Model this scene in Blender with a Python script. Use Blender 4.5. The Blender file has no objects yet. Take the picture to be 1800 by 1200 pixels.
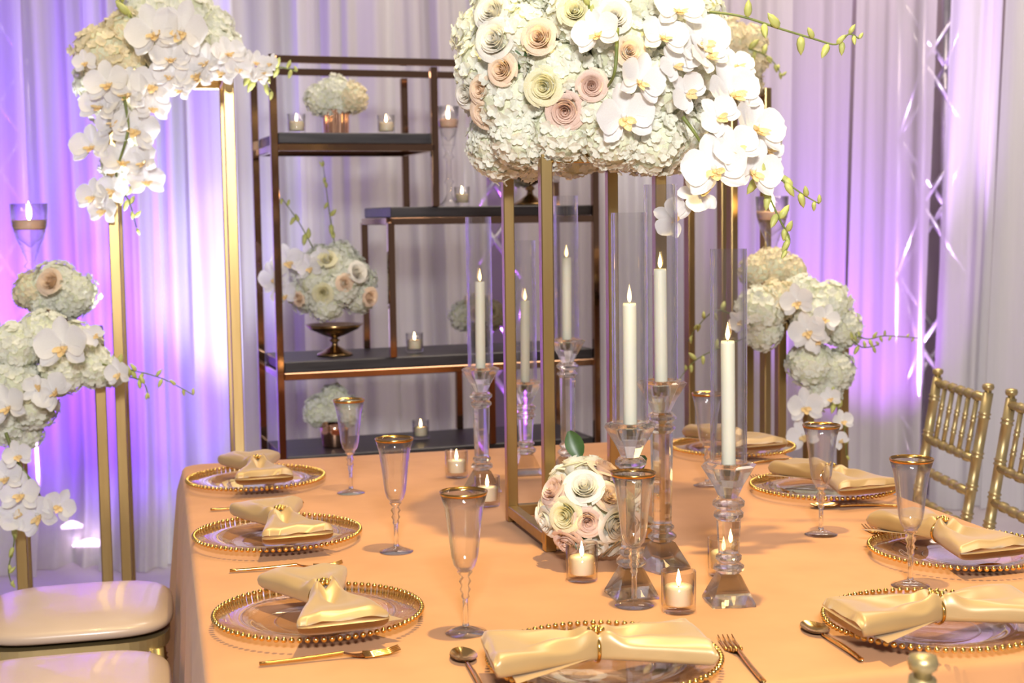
import bpy, bmesh, math, random
from mathutils import Vector, Matrix, noise
random.seed(7)
PI = math.pi
sc = bpy.context.scene
col = sc.collection

# ------------------------------------------------------------------ camera
F, YH, ROLL, CZ, T = 2500.0, 385.0, 0.0138, 1.37, 0.74
pitch = math.atan((600 - YH) / F)
fw = Vector((0, math.cos(pitch), -math.sin(pitch)))
up0 = Vector((0, math.sin(pitch), math.cos(pitch)))
rt0 = Vector((1, 0, 0))
cr, sr = math.cos(ROLL), math.sin(ROLL)
RT = cr * rt0 - sr * up0
UP = sr * rt0 + cr * up0
CAM = Vector((0, 0, CZ))
cd = bpy.data.cameras.new('camera')
cam = bpy.data.objects.new('camera', cd)
col.objects.link(cam)
cd.sensor_width = 36.0
cd.lens = 36.0 * F / 1800.0
cam.matrix_world = Matrix((
    (RT.x, UP.x, -fw.x, 0), (RT.y, UP.y, -fw.y, 0), (RT.z, UP.z, -fw.z, CZ), (0, 0, 0, 1)))
cd.clip_start = 0.05
cd.dof.use_dof = True
cd.dof.focus_distance = 2.45
cd.dof.aperture_fstop = 6.3
sc.camera = cam

# ------------------------------------------------------------------ world, lamps, exposure
sc.view_settings.view_transform = 'Standard'
sc.view_settings.look = 'None'
sc.view_settings.gamma = 1.0
sc.view_settings.exposure = 0.18
sc.view_settings.use_curve_mapping = False
cy = sc.cycles
cy.use_denoising = True
cy.caustics_reflective = False
cy.caustics_refractive = False
cy.max_bounces = 12
cy.diffuse_bounces = 3
cy.glossy_bounces = 4
cy.transmission_bounces = 10
cy.transparent_max_bounces = 28
cy.sample_clamp_indirect = 6.0
w = bpy.data.worlds.new('world')
sc.world = w
w.use_nodes = True
wb = w.node_tree.nodes['Background']
wb.inputs[0].default_value = (0.80, 0.70, 0.72, 1)
wb.inputs[1].default_value = 0.26

def look(o, tgt):
    o.rotation_euler = (Vector(tgt) - o.location).to_track_quat('-Z', 'Y').to_euler()

def spot(name, loc, tgt, power, color, size=60, blend=0.6, rad=0.06):
    l = bpy.data.lights.new(name, 'SPOT')
    l.energy = power; l.color = color; l.spot_size = math.radians(size); l.spot_blend = blend
    l.shadow_soft_size = rad
    o = bpy.data.objects.new(name, l); o.location = loc; col.objects.link(o); look(o, tgt)
    return o

def area(name, loc, tgt, power, color, sx, sy):
    l = bpy.data.lights.new(name, 'AREA')
    l.energy = power; l.color = color; l.shape = 'RECTANGLE'; l.size = sx; l.size_y = sy
    o = bpy.data.objects.new(name, l); o.location = loc; col.objects.link(o); look(o, tgt)
    return o

WARM = (1.0, 0.78, 0.33)
PURP = (0.33, 0.05, 1.0)
spot('ceiling_spot', (0.22, 2.15, 4.3), (0.20, 2.15, 0.74), 490, WARM, 56, 1.0, 0.05)
area('photo_flash', (0.10, -0.95, 2.35), (0.1, 3.2, 1.15), 140, (1.0, 0.98, 0.97), 0.45, 0.30)
area('added_drape_fill', (1.2, 4.5, 4.4), (1.2, 5.6, 0.8), 115, (1.0, 0.83, 0.68), 3.0, 1.0)  # added fill that lifts the middle drapes and ambient, not a known fixture
spot('purple_uplight_left', (-2.0, 4.7, 0.45), (-2.25, 5.7, 1.5), 400, (0.22, 0.035, 1.0), 112, 1.0, 0.08)
spot('purple_uplight_middle', (-1.42, 4.85, 0.45), (-1.70, 5.8, 0.8), 120, (0.22, 0.045, 1.0), 88, 1.0, 0.08)
spot('white_uplight', (-0.66, 3.92, 0.1), (-1.02, 4.32, 1.72), 520, (0.94, 0.94, 1.0), 42, 0.9, 0.05)
spot('white_drape_uplight', (-1.00, 4.95, 0.1), (-1.22, 5.8, 1.35), 150, (0.84, 0.86, 1.0), 42, 1.0, 0.05)
spot('added_warm_fill_left', (-1.0, 3.0, 4.3), (-1.15, 3.7, 1.0), 130, WARM, 34, 1.0, 0.05)  # added overhead fill to brighten and warm the left stand flowers
spot('added_warm_fill_right', (1.1, 3.9, 4.3), (1.0, 4.2, 1.0), 130, WARM, 34, 1.0, 0.05)  # extra lamp put in to warm the right floor flowers from above
spot('purple_uplight_right', (1.32, 5.5, 0.1), (1.38, 6.25, 1.2), 170, PURP, 46, 1.0, 0.08)
spot('purple_uplight_far_right', (1.66, 6.85, 0.2), (1.60, 6.3, 1.2), 120, (0.50, 0.10, 1.0), 75, 0.9, 0.05)

# ------------------------------------------------------------------ pixel rays of the 1800x1200 frame
def ray(px, py):
    return fw + RT * ((px - 900) / F) + UP * ((600 - py) / F)
def atz(px, py, z):
    d = ray(px, py); return CAM + d * ((z - CZ) / d.z)
def aty(px, py, Y):
    d = ray(px, py); return CAM + d * (Y / d.y)

# ------------------------------------------------------------------ materials
def mat(name):
    m = bpy.data.materials.new(name); m.use_nodes = True
    return m, m.node_tree, m.node_tree.nodes['Principled BSDF']

def noise_color(nt, c1, c2, scale, detail=3.0, stretch=None):
    tc = nt.nodes.new('ShaderNodeTexCoord')
    n = nt.nodes.new('ShaderNodeTexNoise'); n.inputs['Scale'].default_value = scale; n.inputs['Detail'].default_value = detail
    if stretch:
        mp = nt.nodes.new('ShaderNodeMapping'); mp.inputs['Scale'].default_value = stretch
        nt.links.new(tc.outputs['Object'], mp.inputs[0]); nt.links.new(mp.outputs[0], n.inputs['Vector'])
    else:
        nt.links.new(tc.outputs['Object'], n.inputs['Vector'])
    r = nt.nodes.new('ShaderNodeValToRGB')
    r.color_ramp.elements[0].position = 0.32; r.color_ramp.elements[1].position = 0.68
    r.color_ramp.elements[0].color = (*c1, 1); r.color_ramp.elements[1].color = (*c2, 1)
    nt.links.new(n.outputs['Fac'], r.inputs[0])
    return r.outputs[0], n

def pmat(name, c1, c2=None, rough=0.5, metal=0.0, scale=20, sheen=0.0, bump=0.0, coat=0.0, spec=0.5, stretch=None, sss=0.0):
    m, nt, b = mat(name)
    c2 = c2 or tuple(min(1, x * 1.08) for x in c1)
    out, n = noise_color(nt, c1, c2, scale, stretch=stretch)
    nt.links.new(out, b.inputs['Base Color'])
    b.inputs['Roughness'].default_value = rough
    b.inputs['Metallic'].default_value = metal
    b.inputs['Specular IOR Level'].default_value = spec
    b.inputs['Sheen Weight'].default_value = sheen
    b.inputs['Coat Weight'].default_value = coat
    if sss:
        b.inputs['Subsurface Weight'].default_value = sss
        b.inputs['Subsurface Radius'].default_value = (0.01, 0.006, 0.003)
    if bump:
        bp = nt.nodes.new('ShaderNodeBump'); bp.inputs['Strength'].default_value = bump; bp.inputs['Distance'].default_value = 0.002
        nt.links.new(n.outputs['Fac'], bp.inputs['Height']); nt.links.new(bp.outputs[0], b.inputs['Normal'])
    return m

def petal_mat(name, c1, c2, scale=25, trans=0.32):
    m, nt, b = mat(name)
    out, n = noise_color(nt, c1, c2, scale)
    nt.links.new(out, b.inputs['Base Color'])
    b.inputs['Roughness'].default_value = 0.55; b.inputs['Specular IOR Level'].default_value = 0.25
    tr = nt.nodes.new('ShaderNodeBsdfTranslucent'); nt.links.new(out, tr.inputs[0])
    mx = nt.nodes.new('ShaderNodeMixShader'); mx.inputs[0].default_value = trans
    nt.links.new(b.outputs[0], mx.inputs[1]); nt.links.new(tr.outputs[0], mx.inputs[2])
    nt.links.new(mx.outputs[0], nt.nodes['Material Output'].inputs[0])
    return m

def thin_glass(name, tint=(0.995, 0.995, 0.995), edge=(0.80, 0.79, 0.82), gloss=1.5, expo=2.4):
    m, nt, b = mat(name); nt.nodes.remove(b)
    lw = nt.nodes.new('ShaderNodeLayerWeight'); lw.inputs[0].default_value = 0.5
    pw = nt.nodes.new('ShaderNodeMath'); pw.operation = 'POWER'; pw.inputs[1].default_value = expo
    nt.links.new(lw.outputs['Facing'], pw.inputs[0])
    mc = nt.nodes.new('ShaderNodeMix'); mc.data_type = 'RGBA'
    mc.inputs[6].default_value = (*tint, 1); mc.inputs[7].default_value = (*edge, 1)
    nt.links.new(pw.outputs[0], mc.inputs[0])
    t = nt.nodes.new('ShaderNodeBsdfTransparent'); nt.links.new(mc.outputs[2], t.inputs[0])
    g = nt.nodes.new('ShaderNodeBsdfGlossy'); g.inputs['Roughness'].default_value = 0.03
    p5 = nt.nodes.new('ShaderNodeMath'); p5.operation = 'POWER'; p5.inputs[1].default_value = 4.0
    nt.links.new(lw.outputs['Facing'], p5.inputs[0])
    mu = nt.nodes.new('ShaderNodeMath'); mu.operation = 'MULTIPLY_ADD'; mu.inputs[1].default_value = 0.75 * gloss; mu.inputs[2].default_value = 0.04 * gloss
    mu.use_clamp = True
    nt.links.new(p5.outputs[0], mu.inputs[0])
    mx = nt.nodes.new('ShaderNodeMixShader'); nt.links.new(mu.outputs[0], mx.inputs[0])
    nt.links.new(t.outputs[0], mx.inputs[1]); nt.links.new(g.outputs[0], mx.inputs[2])
    gl = nt.nodes.new('ShaderNodeBsdfGlass'); gl.inputs['IOR'].default_value = 1.48; gl.inputs['Roughness'].default_value = 0.0
    p3 = nt.nodes.new('ShaderNodeMath'); p3.operation = 'POWER'; p3.inputs[1].default_value = expo * 0.8
    nt.links.new(lw.outputs['Facing'], p3.inputs[0])
    m3 = nt.nodes.new('ShaderNodeMixShader'); nt.links.new(p3.outputs[0], m3.inputs[0])
    nt.links.new(mx.outputs[0], m3.inputs[1]); nt.links.new(gl.outputs[0], m3.inputs[2])
    nt.links.new(m3.outputs[0], nt.nodes['Material Output'].inputs[0])
    return m

def crystal_mat(name):
    m, nt, b = mat(name); nt.nodes.remove(b)
    g = nt.nodes.new('ShaderNodeBsdfGlass'); g.inputs['IOR'].default_value = 1.5; g.inputs['Roughness'].default_value = 0.0
    t = nt.nodes.new('ShaderNodeBsdfTransparent'); t.inputs[0].default_value = (1, 1, 1, 1)
    mx = nt.nodes.new('ShaderNodeMixShader'); mx.inputs[0].default_value = 0.28
    nt.links.new(g.outputs[0], mx.inputs[1]); nt.links.new(t.outputs[0], mx.inputs[2])
    nt.links.new(mx.outputs[0], nt.nodes['Material Output'].inputs[0])
    return m

def sheer_mat(name, color, clear):
    m, nt, b = mat(name); nt.nodes.remove(b)
    out, n = noise_color(nt, tuple(c * 0.96 for c in color), color, 9, stretch=(6, 6, 0.15))
    d = nt.nodes.new('ShaderNodeBsdfDiffuse'); nt.links.new(out, d.inputs[0])
    tl = nt.nodes.new('ShaderNodeBsdfTranslucent'); nt.links.new(out, tl.inputs[0])
    m1 = nt.nodes.new('ShaderNodeMixShader'); m1.inputs[0].default_value = 0.35
    nt.links.new(d.outputs[0], m1.inputs[1]); nt.links.new(tl.outputs[0], m1.inputs[2])
    t = nt.nodes.new('ShaderNodeBsdfTransparent')
    m2 = nt.nodes.new('ShaderNodeMixShader'); m2.inputs[0].default_value = clear
    nt.links.new(m1.outputs[0], m2.inputs[1]); nt.links.new(t.outputs[0], m2.inputs[2])
    nt.links.new(m2.outputs[0], nt.nodes['Material Output'].inputs[0])
    return m

def emit_mat(name, color, strength):
    m, nt, b = mat(name)
    b.inputs['Base Color'].default_value = (*color, 1)
    b.inputs['Emission Color'].default_value = (*color, 1)
    b.inputs['Emission Strength'].default_value = strength
    return m

M = {}
M['cloth'] = pmat('blush_velvet', (0.545, 0.262, 0.110), (0.62, 0.302, 0.132), 0.85, 0, 7, sheen=0.1, bump=0.12, spec=0.2)
M['drape'] = sheer_mat('sheer_voile', (0.80, 0.78, 0.77), 0.22)
M['drape_thick'] = sheer_mat('white_satin_drape', (0.86, 0.86, 0.88), 0.05)
M['wall'] = pmat('mauve_wall', (0.34, 0.27, 0.32), (0.38, 0.30, 0.35), 0.8, scale=3)
M['floor'] = pmat('pale_floor', (0.48, 0.43, 0.46), (0.55, 0.50, 0.52), 0.45, scale=4)
M['alu'] = pmat('truss_aluminium', (0.75, 0.73, 0.76), (0.85, 0.83, 0.86), 0.28, 1.0, 30)
M['black'] = pmat('black_housing', (0.02, 0.02, 0.022), (0.03, 0.03, 0.03), 0.5)
M['led'] = emit_mat('led_lens', (1.0, 0.72, 1.0), 9.0)
M['brass'] = pmat('brushed_gold', (0.44, 0.30, 0.12), (0.52, 0.37, 0.16), 0.34, 1.0, 30, stretch=(1, 1, 0.1))
M['rosegold'] = pmat('dark_rose_gold_chrome', (0.27, 0.16, 0.10), (0.33, 0.20, 0.125), 0.08, 1.0, 3)
M['copper'] = pmat('polished_copper', (0.78, 0.45, 0.30), (0.82, 0.50, 0.34), 0.12, 1.0, 3)
M['antique'] = pmat('antique_bronze', (0.20, 0.13, 0.055), (0.34, 0.22, 0.10), 0.25, 1.0, 12)
M['blackwood'] = pmat('black_wood_board', (0.018, 0.016, 0.018), (0.05, 0.045, 0.048), 0.42, 0, 6, stretch=(1, 9, 9), bump=0.1)
M['goldbead'] = pmat('gold_bead', (0.80, 0.50, 0.13), (0.86, 0.56, 0.17), 0.16, 1.0, 40)
M['cutlery'] = pmat('polished_gold_cutlery', (0.72, 0.42, 0.12), (0.80, 0.50, 0.17), 0.16, 1.0, 20)
M['chairgold'] = pmat('satin_gold_paint', (0.50, 0.385, 0.18), (0.56, 0.44, 0.215), 0.38, 0.75, 10)
M['cushion'] = pmat('champagne_vinyl', (0.56, 0.42, 0.31), (0.61, 0.46, 0.35), 0.34, 0.0, 6, coat=0.25, spec=0.6)
M['satin'] = pmat('champagne_satin', (0.45, 0.285, 0.115), (0.51, 0.33, 0.14), 0.38, 0.12, 9, sheen=0.15, spec=0.7)
M['glass'] = thin_glass('clear_glass')
M['plateglass'] = thin_glass('charger_glass', (0.995, 0.99, 0.995), (0.92, 0.90, 0.94), 0.65, 5.0)
M['votiveglass'] = thin_glass('votive_glass', (0.99, 0.985, 0.98), (0.70, 0.67, 0.65), 1.0, 6.5)
M['crystal'] = crystal_mat('cut_crystal')
M['goldrim'] = pmat('gold_rim_band', (0.55, 0.30, 0.08), (0.70, 0.40, 0.12), 0.2, 1.0, 60)
M['wax'] = pmat('ivory_wax', (0.80, 0.77, 0.60), (0.84, 0.81, 0.66), 0.5, 0, 8, sss=0.25, bump=0.1)
M['waxwarm'] = pmat('candle_wax', (0.95, 0.76, 0.52), (0.97, 0.82, 0.60), 0.5, 0, 8, sss=0.4)
M['waxpeach'] = pmat('peach_wax', (0.95, 0.55, 0.36), (0.96, 0.62, 0.42), 0.5, 0, 8, sss=0.4)
M['wick'] = pmat('black_wick', (0.03, 0.02, 0.02), None, 0.9)
M['flame'] = emit_mat('candle_flame', (1.0, 0.66, 0.27), 30.0)
M['flame_taper'] = emit_mat('taper_flame', (1.0, 0.62, 0.22), 5.0)
M['hyd'] = petal_mat('hydrangea_petal', (0.84, 0.85, 0.70), (0.93, 0.93, 0.85), 14)
M['hydcore'] = pmat('hydrangea_heart', (0.62, 0.64, 0.44), (0.74, 0.75, 0.56), 0.8, 0, 30)
M['hydcream'] = petal_mat('cream_hydrangea_petal', (0.84, 0.74, 0.50), (0.90, 0.82, 0.62), 14)
M['orch'] = petal_mat('orchid_petal', (0.88, 0.86, 0.84), (0.93, 0.92, 0.91), 30, 0.3)
M['lip'] = petal_mat('orchid_lip', (0.85, 0.48, 0.06), (0.93, 0.86, 0.62), 60, 0.15)
M['stem'] = pmat('green_stem', (0.13, 0.16, 0.035), (0.20, 0.24, 0.06), 0.5, 0, 40)
M['bud'] = pmat('yellow_green_bud', (0.42, 0.46, 0.10), (0.62, 0.62, 0.22), 0.45, 0, 40)
M['leaf'] = pmat('dark_green_leaf', (0.025, 0.06, 0.015), (0.05, 0.11, 0.03), 0.4, 0, 30)
M['rose_peach'] = petal_mat('peach_rose_petal', (0.90, 0.68, 0.47), (0.95, 0.82, 0.65), 25)
M['rose_dusty'] = petal_mat('dusty_pink_rose_petal', (0.82, 0.60, 0.50), (0.90, 0.74, 0.63), 25)
M['rose_white'] = petal_mat('ivory_rose_petal', (0.88, 0.84, 0.72), (0.93, 0.91, 0.84), 25)
M['rose_yellow'] = petal_mat('yellow_ranunculus_petal', (0.86, 0.80, 0.44), (0.92, 0.90, 0.72), 25)

# ------------------------------------------------------------------ mesh builder
class MB:
    def __init__(s):
        s.v = []; s.f = []; s.mi = []; s.cur = 0
    def face(s, idx):
        s.f.append(tuple(idx)); s.mi.append(s.cur)
    def add(s, verts, faces, M4=None):
        b = len(s.v)
        for p in verts:
            p = Vector(p)
            s.v.append(M4 @ p if M4 is not None else p)
        for f in faces:
            s.face([i + b for i in f])
    def grid(s, fn, nu, nv, cu=False, cv=False, M4=None):
        b = len(s.v)
        U = nu if cu else nu + 1
        V = nv if cv else nv + 1
        for i in range(U):
            for j in range(V):
                p = Vector(fn(i / nu, j / nv)); s.v.append(M4 @ p if M4 is not None else p)
        for i in range(nu):
            for j in range(nv):
                a = b + i * V + j; c = b + ((i + 1) % U) * V + j
                d = b + ((i + 1) % U) * V + (j + 1) % V; e = b + i * V + (j + 1) % V
                s.face((a, c, d, e))
    def lathe(s, prof, n=24, M4=None, cap=True, ph=0.0):
        b = len(s.v)
        for r, z in prof:
            for k in range(n):
                a = 2 * PI * k / n + ph
                p = Vector((r * math.cos(a), r * math.sin(a), z)); s.v.append(M4 @ p if M4 is not None else p)
        for i in range(len(prof) - 1):
            for k in range(n):
                k2 = (k + 1) % n
                s.face((b + i * n + k, b + i * n + k2, b + (i + 1) * n + k2, b + (i + 1) * n + k))
        if cap:
            if prof[0][0] > 1e-5: s.face([b + k for k in range(n)][::-1])
            if prof[-1][0] > 1e-5: s.face([b + (len(prof) - 1) * n + k for k in range(n)])
    def box(s, c, d, M4=None, bev=0.0):
        x, y, z = d[0] / 2, d[1] / 2, d[2] / 2
        bm = bmesh.new(); bmesh.ops.create_cube(bm, size=1)
        for v in bm.verts: v.co = Vector((v.co.x * d[0], v.co.y * d[1], v.co.z * d[2]))
        if bev:
            bmesh.ops.bevel(bm, geom=bm.edges[:], offset=bev, segments=1, affect='EDGES')
        bm.verts.index_update()
        s.add([v.co + Vector(c) for v in bm.verts], [[v.index for v in f.verts] for f in bm.faces], M4)
        bm.free()
    def tube(s, pts, rad, n=8, cap=True):
        pts = [Vector(p) for p in pts]
        if not isinstance(rad, (list, tuple)): rad = [rad] * len(pts)
        b = len(s.v); prev = None
        for i, p in enumerate(pts):
            t = (pts[min(i + 1, len(pts) - 1)] - pts[max(i - 1, 0)]).normalized()
            if prev is None:
                a = Vector((0, 0, 1)) if abs(t.z) < 0.9 else Vector((1, 0, 0))
                x = t.cross(a).normalized()
            else:
                x = (prev - t * prev.dot(t)).normalized()
            prev = x; y = t.cross(x)
            for k in range(n):
                a = 2 * PI * k / n
                s.v.append(p + (x * math.cos(a) + y * math.sin(a)) * rad[i])
        for i in range(len(pts) - 1):
            for k in range(n):
                k2 = (k + 1) % n
                s.face((b + i * n + k, b + i * n + k2, b + (i + 1) * n + k2, b + (i + 1) * n + k))
        if cap:
            s.face([b + k for k in range(n)][::-1]); s.face([b + (len(pts) - 1) * n + k for k in range(n)])
    def bar(s, p, q, wd, up=(0, 0, 1)):
        p, q = Vector(p), Vector(q); t = (q - p)
        L = t.length; t.normalize(); u = Vector(up)
        if abs(t.dot(u)) > 0.95: u = Vector((1, 0, 0))
        x = t.cross(u).normalized(); y = x.cross(t)
        R = Matrix((x, y, t)).transposed().to_4x4(); R.translation = (p + q) / 2
        s.box((0, 0, 0), (wd, wd, L), R, wd * 0.08)
    def ball(s, c, r, nu=10, nv=6, sq=(1, 1, 1)):
        c = Vector(c)
        prof = [(math.sin(PI * i / nv) * r, -math.cos(PI * i / nv) * r) for i in range(nv + 1)]
        prof[0] = (0.0001, -r); prof[-1] = (0.0001, r)
        s.lathe(prof, nu, Matrix.Translation(c) @ Matrix.Diagonal((*sq, 1)), False)
    def mesh(s, name, mats, smooth=True):
        me = bpy.data.meshes.new(name)
        me.from_pydata([tuple(v) for v in s.v], [], s.f)
        if not isinstance(mats, (list, tuple)): mats = [mats]
        for m in mats: me.materials.append(m)
        if len(mats) > 1: me.polygons.foreach_set('material_index', s.mi)
        me.polygons.foreach_set('use_smooth', [smooth] * len(me.polygons))
        me.update()
        return me

def tr(x, y, z): return Matrix.Translation((x, y, z))
def rot(a, ax): return Matrix.Rotation(a, 4, ax)
def frame(pos, n, upv=(0, 0, 1), roll=0.0, scale=1.0):
    n = Vector(n).normalized(); u = Vector(upv)
    if abs(n.dot(u)) > 0.97: u = Vector((0, 1, 0.2))
    y = (u - n * u.dot(n)).normalized(); x = y.cross(n)
    R = Matrix((x, y, n)).transposed().to_4x4()
    R = R @ rot(roll, 'Z') @ Matrix.Scale(scale, 4); R.translation = Vector(pos)
    return R

WM = {}
def link(name, data, M4=None, parent=None):
    o = bpy.data.objects.new(name, data); col.objects.link(o)
    Wm = (WM[parent.name] if parent else Matrix()) @ (M4 if M4 is not None else Matrix())
    if parent: o.parent = parent
    o.matrix_basis = M4 if M4 is not None else Matrix()
    WM[o.name] = Wm
    return o
def wlink(name, data, Mw, parent):
    return link(name, data, WM[parent.name].inverted() @ Mw, parent)
def tag(o, label, cat, group=None):
    o['label'] = label; o['category'] = cat
    if group: o['group'] = group
    return o
def thing(name, label, cat, loc, rz=0.0, group=None):
    return tag(link(name, None, tr(*loc) @ rot(rz, 'Z')), label, cat, group)
def part(name, mb, m, parent, smooth=True, M4=None):
    return link(name, mb.mesh(name, m, smooth), M4, parent)
def structure(o):
    o['kind'] = 'structure'; return o
def auto(o, ang=35):
    me = o.data
    me.set_sharp_from_angle(angle=math.radians(ang)) if hasattr(me, 'set_sharp_from_angle') else None
    return o

# ------------------------------------------------------------------ setting
fl = MB(); fl.box((0.3, 3.6, -0.05), (9.0, 9.6, 0.1))
structure(part('floor', fl, M['floor'], None, False))
wl = MB(); wl.box((0.3, 8.0, 1.75), (9.0, 0.1, 3.5))
structure(part('wall_back', wl, M['wall'], None, False))

# drapes hang along one slightly turned line
D0, D1 = Vector((-2.9, 5.52, 0)), Vector((3.3, 6.62, 0))
DD = (D1 - D0).normalized(); DN = Vector((-DD.y, DD.x, 0))
def drape_s(px):
    k = (px - 900) / F
    # x = k*y on the line
    return (k * D0.y - D0.x) / (DD.x - k * DD.y)
def drape(px0, px1, label, m, amp, nf, seed, lean=0.0, off=0.0, top=3.0, flare=0.0):
    s0, s1 = drape_s(px0), drape_s(px1)
    L = s1 - s0
    rnd = random.Random(seed)
    ph = [rnd.uniform(0, 6.28) for _ in range(6)]
    base = D0 + DD * s0
    n = max(60, int(nf * 22))
    k2, k3, k4 = nf * rnd.uniform(1.5, 1.9), nf * rnd.uniform(.3, .5), nf * rnd.uniform(2.8, 3.6)
    def fn(u, v):
        z = v * top
        uu = u + 0.16 / nf * math.sin(nf * 2.1 * u + ph[4]) + 0.05 / nf * math.sin(1.1 * z + ph[5])
        c = math.sin(2 * PI * nf * uu + ph[0])
        c = math.copysign(abs(c) ** .8, c) * (.65 + .5 * math.sin(2 * PI * k3 * uu + ph[3]))
        c += 0.45 * math.sin(2 * PI * k2 * uu + ph[1] + .25 * math.sin(1.3 * z)) + 0.6 * math.sin(2 * PI * k3 * uu + ph[2]) + .12 * math.sin(2 * PI * k4 * uu + 1.2 * z + ph[4])
        d = amp * c * (0.75 + 0.35 * (1 - v))
        x = L * u + lean * (v - 0.5) * 2 * 0.1
        fl_ = max(0, 1 - z / 0.5)
        d -= flare * fl_ ** 2
        p = DD * x - DN * (-d) + DN * off
        return (p.x, p.y, z + 0.004)
    mb = MB(); mb.grid(fn, n, 16)
    t = tag(part('curtain', mb, m, None, True, Matrix.Translation(base)), label, 'curtain', None)
    return t

dr = [
 (-520, 60, 'sheer drape at far left edge with truss showing through', 'drape', .020, 10, 0, 0),
 (48, 178, 'purple lit sheer drape behind floating candle at left', 'drape', .026, 4, 0, 0),
 (165, 285, 'violet and white drape behind left gold stand leg', 'drape', .024, 5, 0, 0),
 (272, 352, 'bright white satin drape right of left orchid cascade', 'drape_thick', .030, 3, 0, -.04),
 (340, 425, 'bluish white drape panel ending at right gold leg of left stand', 'drape_thick', .028, 2.6, 0, -.05),
 (415, 545, 'lavender drape behind left posts of the shelf unit', 'drape', .026, 4, 0, 0),
 (535, 705, 'grey lavender drape behind left bays of shelf unit', 'drape', .024, 6, 0, 0),
 (690, 868, 'grey drape behind the upper middle post of shelf unit', 'drape', .024, 6, -.3, 0),
 (893, 1075, 'drape behind right end of shelf unit and tall flower stand', 'drape', .026, 6, 0, 0),
 (1062, 1215, 'pale drape behind the crystal candlesticks', 'drape_thick', .028, 5, 0, 0),
 (1205, 1385, 'mauve drape behind right gold flower stand', 'drape', .026, 6, .2, 0),
 (1375, 1505, 'purple streaked drape right of floor flower stand', 'drape', .028, 4, .3, 0),
 (1495, 1642, 'sheer lilac drape with sparkling truss behind it', 'drape', .020, 4, .4, 0),
 (1672, 1775, 'beige grey drape just right of the open gap', 'drape_thick', .024, 3, .5, 0),
 (1762, 2400, 'beige drape at far right edge behind gold chairs', 'drape_thick', .024, 12, .5, .05),
]
for i, (a, b, lab, m, amp, nf, lean, off) in enumerate(dr):
    drape(a, b, lab, M[m], amp * 1.25, nf * .45, 100 + i, lean, off + (.11 if i % 2 else 0), flare=0.22 if i < 6 else 0.0)

# aluminium truss towers behind the drapes
def truss(px, Y, wd, label, h=3.0, rz=0.2, step=0.34):
    p = aty(px, 600, Y)
    t = thing('truss_tower', label, 'truss', (p.x, p.y, 0), rz, None)
    bp = MB(); bp.box((0, 0, 0.01), (wd + 0.2, wd + 0.2, 0.02)); part('base_plate', bp, M['alu'], t, False)
    hw = wd / 2
    cs = [(-hw, -hw), (hw, -hw), (hw, hw), (-hw, hw)]
    for x, y in cs:
        c = MB(); c.tube([(x, y, 0.02), (x, y, h)], 0.02, 10); part('chord', c, M['alu'], t)
    proto = MB()
    for k in range(4):
        a, b = cs[k], cs[(k + 1) % 4]
        for j in range(int(h / step)):
            z0, z1 = 0.05 + j * step, 0.05 + (j + 1) * step
            p0, p1 = (a, b) if (j + k) % 2 == 0 else (b, a)
            br = MB(); br.tube([(p0[0], p0[1], z0), (p1[0], p1[1], z1)], 0.014, 6)
            part('brace', br, M['alu'], t)
    return t
truss(1638, 7.0, 0.25, 'aluminium truss tower seen through gap in right drapes')
truss(14, 6.25, 0.22, 'aluminium truss tower behind sheer drape at far left')
truss(872, 7.0, 0.24, 'aluminium truss tower behind gap near shelf unit')
spot('truss_light', (1.75, 6.75, 0.15), (2.05, 7.0, 1.9), 1700, (0.72, 0.45, 1.0), 40, 0.5, 0.03)
spot('truss_light_middle', (0.02, 6.8, 0.15), (-0.08, 7.3, 1.5), 200, (0.5, 0.12, 1.0), 42, 0.5, 0.03)
spot('truss_light_left', (-2.0, 6.15, 0.15), (-2.25, 6.35, 1.6), 160, (0.6, 0.3, 1.0), 50, 0.5, 0.03)

def uplight(px, py, label, rz, l=0.14):
    p = atz(px, py, 0.09)
    t = thing('uplight', label, 'light', (p.x, p.y, 0), rz)
    b = MB(); b.box((0, 0, 0.04), (l, 0.07, 0.05), None, 0.006); part('housing', b, M['alu'], t, False)
    f = MB(); f.box((0, -0.045, 0.012), (l * 0.5, 0.05, 0.024), None, 0.004); part('foot', f, M['alu'], t, False)
    q = MB(); q.grid(lambda u, v: ((u - .5) * l * .9, (v - .5) * 0.055 - 0.005, 0.068 + 0.025 * math.sin(PI * u) * math.sin(PI * v)), 8, 5)
    part('lens', q, M['led'], t)
uplight(126, 915, 'small glowing floor uplight behind the left stands, farther one', 0.3, 0.10)
uplight(160, 946, 'small glowing floor uplight beside left gold stand legs, nearer one', -0.1, 0.15)

# ------------------------------------------------------------------ table frame
TH = math.radians(14.0)
E1 = Vector((math.cos(TH), math.sin(TH), 0)); E2 = Vector((-math.sin(TH), math.cos(TH), 0))
TA = Vector((-0.875, 3.70, 0)); TW, TL = 1.56, 2.065
TD = TA - E2 * TL
TC = TD + E1 * (TW / 2) + E2 * (TL / 2)

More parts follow.
